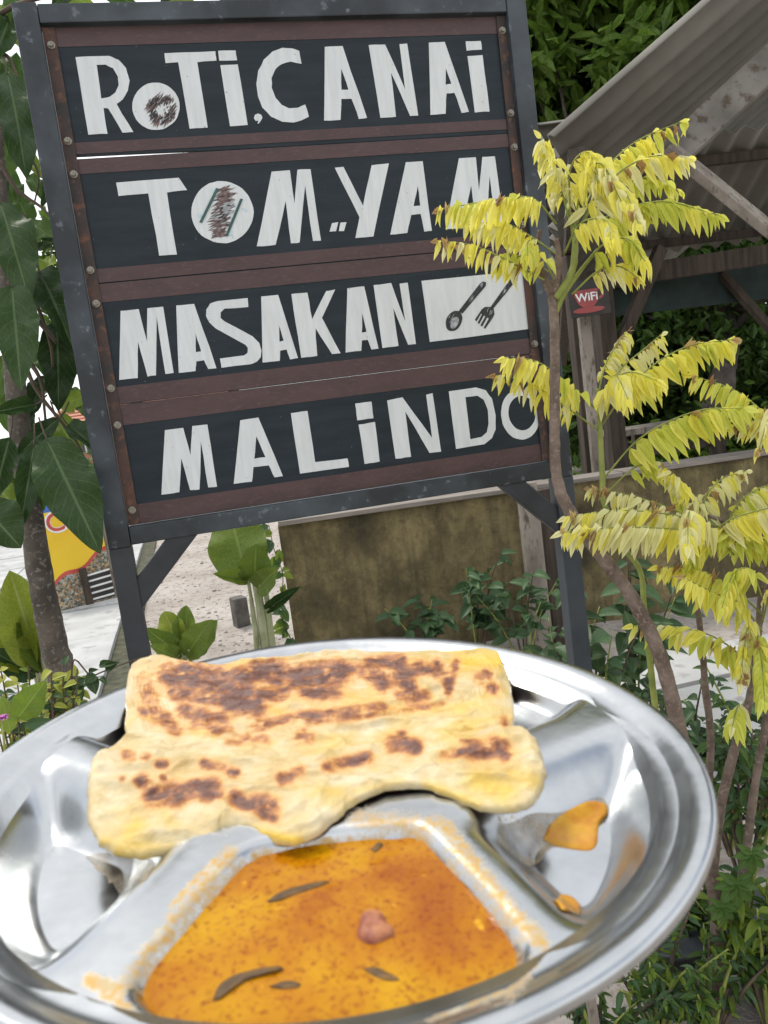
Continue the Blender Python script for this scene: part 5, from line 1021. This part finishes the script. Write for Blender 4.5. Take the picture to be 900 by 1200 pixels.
broad_plant((216, 800), 3.0, [((214, 768), (174, 740), 26, 'lb', -.1), ((216, 764), (190, 714), 32, 'lb2', .05), ((222, 764), (216, 707), 28, 'lb', .05), ((222, 766), (252, 728), 34, 'lb', -.05), ((218, 770), (236, 735), 34, 'lb', -.15), ((212, 774), (188, 758), 22, 'lb', -.15)], [], 'short broad-leaved plant on the sand just behind the plate')
broad_plant((306, 800), 3.2, [((292, 684), (262, 585), 70, 'lb', .0), ((298, 682), (300, 640), 40, 'lb', -.08), ((300, 692), (322, 668), 30, 'lb', -.12), ((312, 716), (350, 688), 15, 'ld', -.05), ((290, 680), (252, 672), 18, 'lb', -.1)], [([(314, 790), (308, 740), (300, 690), (292, 660)], [5, 4.5, 3.5, 2]), ([(324, 790), (318, 745), (312, 695)], [4.5, 4, 3]), ([(302, 785), (300, 745), (294, 700)], [3.5, 3.5, 2.5]), ([(316, 790), (312, 745), (304, 690)], [3.5, 3.5, 2.5])], 'tall broad-leaved plant under the sign rail beside the mossy wall')

# ------------------------------------------------------------------ small weeds and shrubs
LWM = {k: [leaf_mesh('small_leaf_%s%d' % (k, i), MAT[k], prof_ov, 5, 4, fold=.4, droop=.15, curl=c, seed=i + 9) for i, c in enumerate((.3, .7))] for k in ('lw', 'lv', 'lm', 'ld', 'll')}
def weed(name, base, hgt, spread_, n_stem, leaf_len, label, cat='plant', keys=('lw',), group=None, per=9, wr=.5, lean=(0, 0)):
    g = np.array([base[0], base[1], base[2] if len(base) > 2 else 0.0]); t = thing(name, g, label, cat, group)
    for k in range(n_stem):
        a = random.uniform(0, 6.28); r_ = spread_ * random.uniform(.25, 1); hh = hgt * random.uniform(.6, 1.0)
        tip = g + np.array([math.cos(a) * r_ + lean[0], math.sin(a) * r_ * .6 + lean[1], hh]); mid_ = g + (tip - g) * .5 + np.array([0, 0, hh * .12]); v, f = tube([g - UPW * .02, mid_, tip], [.006, .004, .0018], 6, 12); st_ = obj('stem', v, f, MAT['stem_g' if random.random() < .5 else 'twig'], t)
        Q = spline([g, mid_, tip], 40)
        for i in range(per):
            p = Q[int(39 * (.3 + .7 * (i + random.random()) / per))]; dv = unit(np.array([random.gauss(0, 1), random.gauss(0, 1) - .25, random.uniform(-.35, .5)])); ln = leaf_len * random.uniform(.6, 1.2); pe = p + dv * ln * .35
            place_leaf(random.choice(LWM[random.choice(keys)]), pe - dv * ln * .33, pe + dv * ln, ln * wr * 1.3, UPW + TOCAM(p) * .7 + rng.normal(size=3) * .3, st_, 'leaf')
wg = 'weeds at the foot of the wall'
weed('leafy_weed', ground(560, 775), .62, .26, 7, .085, 'dark green leafy weed before the mossy wall left of the timber posts', group=wg)
weed('leafy_weed', ground(615, 785), .58, .24, 6, .080, 'leafy weed growing around the foot of the timber posts', group=wg)
weed('leafy_weed', ground(500, 775), .36, .20, 5, .075, 'low leafy weed peeping over the plate rim at the wall', group=wg)
weed('leafy_weed', at(700, 850, 2.9) * [1, 1, 0], .72, .26, 7, .085, 'tall dark leafy weed right of the blue-black sign post', group=wg, keys=('lw', 'ld'))
weed('leafy_weed', at(745, 840, 3.1) * [1, 1, 0], .80, .24, 6, .085, 'leafy weed behind the leaning brown trunk', group=wg, keys=('lw', 'lw', 'ld'))
weed('leafy_weed', at(660, 830, 3.0) * [1, 1, 0], .58, .2, 5, .075, 'small leafy weed at the base of the right sign post', group=wg)
weed('leafy_weed', at(800, 900, 2.5) * [1, 1, 0], .52, .3, 6, .07, 'straggly dark weed over the grey slab behind the thin stem', group=wg, keys=('ld', 'lw'))
weed('leafy_weed', at(770, 860, 2.7) * [1, 1, 0], .5, .2, 4, .07, 'straggly weed at the plate rim beside the leaning trunk', group=wg, keys=('ld', 'lw'))
# undergrowth bottom right
ug = 'undergrowth beneath the yellow shrub'
for px, py, d, hgt, spr, ns, ll, keys, lab in (
    (880, 1120, 2.2, .55, .22, 6, .09, ('lm', 'lw'), 'broad green undergrowth plant at the right edge behind the stems'),
    (770, 1190, 1.75, .30, .22, 9, .045, ('lm', 'll', 'lw'), 'feathery light green undergrowth just below the plate rim'),
    (830, 1215, 1.7, .24, .22, 8, .06, ('lm', 'll', 'lw'), 'leafy undergrowth at the bottom right by the stems'),
    (900, 1200, 1.75, .36, .18, 7, .08, ('lm', 'll'), 'bright leafy undergrowth in the bottom right corner'),
    (700, 1215, 1.7, .20, .18, 7, .05, ('lw', 'lm'), 'dark undergrowth under the plate at the bottom edge'),
    (860, 1060, 2.4, .5, .25, 6, .085, ('ld', 'lw'), 'dark undergrowth between the shrub stems and the slab'),
    (915, 1040, 2.3, .62, .2, 6, .08, ('lm', 'lw', 'ld'), 'green undergrowth at the right edge near the grey slab'),
    (815, 1140, 1.95, .34, .2, 6, .07, ('lm', 'lw'), 'green undergrowth right of the plate rim by the brown stem')):
    g = at(px, py, d); weed('undergrowth_plant', (g[0], g[1], 0), hgt, spr, ns + 4, ll * .46, lab, keys=keys, group=ug, per=20, wr=.34)
# lobed leaf plant
gl = at(855, 1150, 1.9) * [1, 1, 0]; lob = thing('lobed_leaf_plant', gl, 'plant with bright green star-shaped lobed leaves beside the stems', 'plant')
for c, sz in (((862, 1035), .055), ((880, 1000), .045), ((846, 1062), .04)):
    A = at(*c, 1.66); v, f = tube([gl, (gl + A) / 2 + [.03, 0, .03], A], [.005, .004, .002], 6, 12); st_ = obj('leaf_stalk', v, f, MAT['stem_g'], lob)
    for k in range(7):
        a = -math.pi / 2 + (k - 3) * .72; dv = M3 @ np.array([math.cos(a), -math.sin(a) * 1.0, -.15]); ln = sz * (1.05 - .09 * abs(k - 3)); place_leaf(LWM['lm'][0], A, A + dv * ln, ln * .45, TOCAM(A), lob, 'leaf_lobe')
# plastic pots
def pot(c, r_, h, label):
    c = np.array([c[0], c[1], 0.0]); prof = [(r_ * .72, 0), (r_ * .78, .02), (r_ * .95, h * .88), (r_ * 1.05, h * .9), (r_ * 1.06, h), (r_ * .97, h), (r_ * .93, h * .82), (r_ * .02, h * .80)]; n_ = 28
    V = [c + np.array([q * math.cos(a), q * math.sin(a), z]) for q, z in prof for a in np.linspace(0, 2 * math.pi, n_, endpoint=False)]
    Fc = [(i * n_ + k, i * n_ + (k + 1) % n_, (i + 1) * n_ + (k + 1) % n_, (i + 1) * n_ + k) for i in range(len(prof) - 1) for k in range(n_)] + [tuple(range(n_))[::-1]]
    tag(obj('plant_pot', V, Fc, MAT['pot'], None, True, None, c), label, 'pot', 'plastic plant pots')
pot(ground(925, 1165), .13, .17, 'dark grey plastic pot at the right edge among the undergrowth'); pot(ground(790, 1140), .10, .12, 'dark plastic pot half hidden below the plate rim')
g = at(695, 1200, 1.5); v, f = bar(np.array([g[0] + .02, g[1] + .05, 0]), g + UPW * .06, [1, 0, 0], .018, .018, .003); tag(obj('wooden_stake', v, f, MAT['wood_pale'], None, False, None, (g[0], g[1], 0)), 'pale wooden stake standing below the plate at the bottom', 'stake')
# yellow-green shrub, vine and flower bottom left
DSH = 1.75
g = at(30, 950, DSH) * [1, 1, 0]
sh = thing('variegated_shrub', g, 'small yellow and green leafed shrub at the lower left by the plate', 'shrub')
for k in range(40):
    px = random.uniform(-12, 98); py = random.uniform(778, 862 - .62 * max(px, 0)); p = at(px, py, DSH + random.uniform(-.08, .15)); v, f = tube([g, (g + p) / 2 + [0, 0, .06], p], [.006, .004, .0015], 6, 12); st_ = obj('stem', v, f, MAT['twig'], sh)
    for i in range(9):
        dv = unit(np.array([random.gauss(0, 1), random.gauss(0, .8), random.uniform(-.2, .8)])); q = p + (g - p) * random.uniform(0, .12); ln = random.uniform(.018, .034); key = random.choices(('lv', 'll', 'lw'), (5, 2, 3))[0]
        place_leaf(random.choice(LWM[key]), q, q + dv * ln, ln * .5, UPW + TOCAM(p), st_, 'leaf')
for b_, t_, wpx, key in (((20, 842), (52, 800), 34, 'lv'), ((12, 858), (2, 815), 22, 'lv'), ((30, 850), (62, 845), 14, 'lw')): A = at(*b_, DSH - .1); place_leaf(LB['ll'][0] if key == 'lv' else LWM['lw'][0], A, at(*t_, DSH - .1), wpx / F * DSH, TOCAM(A), sh, 'leaf')
gv = at(80, 900, 1.9) * [1, 1, 0]; vine = thing('trailing_vine', gv, 'thin trailing vine with dark glossy leaves above the plate rim, left', 'vine')
v, f = tube([gv, at(85, 812, 1.75), at(110, 792, 1.75), at(150, 776, 1.8), at(168, 770, 1.85)], [.003, .0022, .0018, .0015, .001], 6, 30); obj('stem', v, f, MAT['twig'], vine)
for b_, t_, wpx in (((106, 792), (112, 812), 16), ((112, 790), (100, 800), 14), ((124, 786), (136, 776), 11), ((116, 780), (134, 776), 10), ((100, 795), (84, 806), 10), ((90, 800), (96, 820), 12), ((104, 788), (112, 784), 7), ((88, 806), (74, 800), 12), ((118, 794), (124, 800), 7)):
    A = at(*b_, 1.74); place_leaf(LWM['ld'][0], A, at(*t_, 1.72), wpx / F * 1.74, TOCAM(A) + UPW * .3, vine, 'leaf')
fl = at(2, 842, 1.5); gf = at(-30, 960, 1.55) * [1, 1, 0]; flo = thing('flower', gf, 'magenta flower at the left edge beside the plate rim', 'flower')
v, f = tube([gf, (gf + fl) / 2, fl], [.003, .0025, .002], 6, 14); obj('stem', v, f, MAT['stem_g'], flo)
PM = leaf_mesh('petal', MAT['flower'], prof_ov, 5, 4, fold=.5, droop=.1, curl=.9)
for k in range(16):
    a = k * 2.4; dv = unit(np.array([math.cos(a), math.sin(a) * .8, .35 + .05 * (k % 5)])); ln = .013 + .0012 * (k % 4); place_leaf(PM, fl, fl + dv * ln, ln * .7, UPW, flo, 'petal')
# creeper at the end of the wall
gcw = WL * [1, 1, 0] + wn * .05 - wd_ * .03; crp = thing('wall_creeper', gcw, 'small-leafed creeper climbing the left end of the mossy wall', 'creeper')
pc = [gcw + UPW * z + wd_ * .02 * math.sin(z * 14) for z in np.linspace(0, WT + .02, 7)]; v, f = tube(pc, [.004, .003, .002], 6, 30); obj('stem', v, f, MAT['twig'], crp); Q = spline(pc, 40)
for k in range(44):
    p = Q[random.randint(2, 39)]; dv = unit(np.array([random.gauss(-.3, .8), random.gauss(-.3, .5), random.gauss(0, .5)])); ln = random.uniform(.03, .06); place_leaf(random.choice(LWM[random.choice(('lm', 'lw', 'll'))]), p, p + dv * ln * 1.4, ln * .8, TOCAM(p) + UPW * .4, crp, 'leaf')
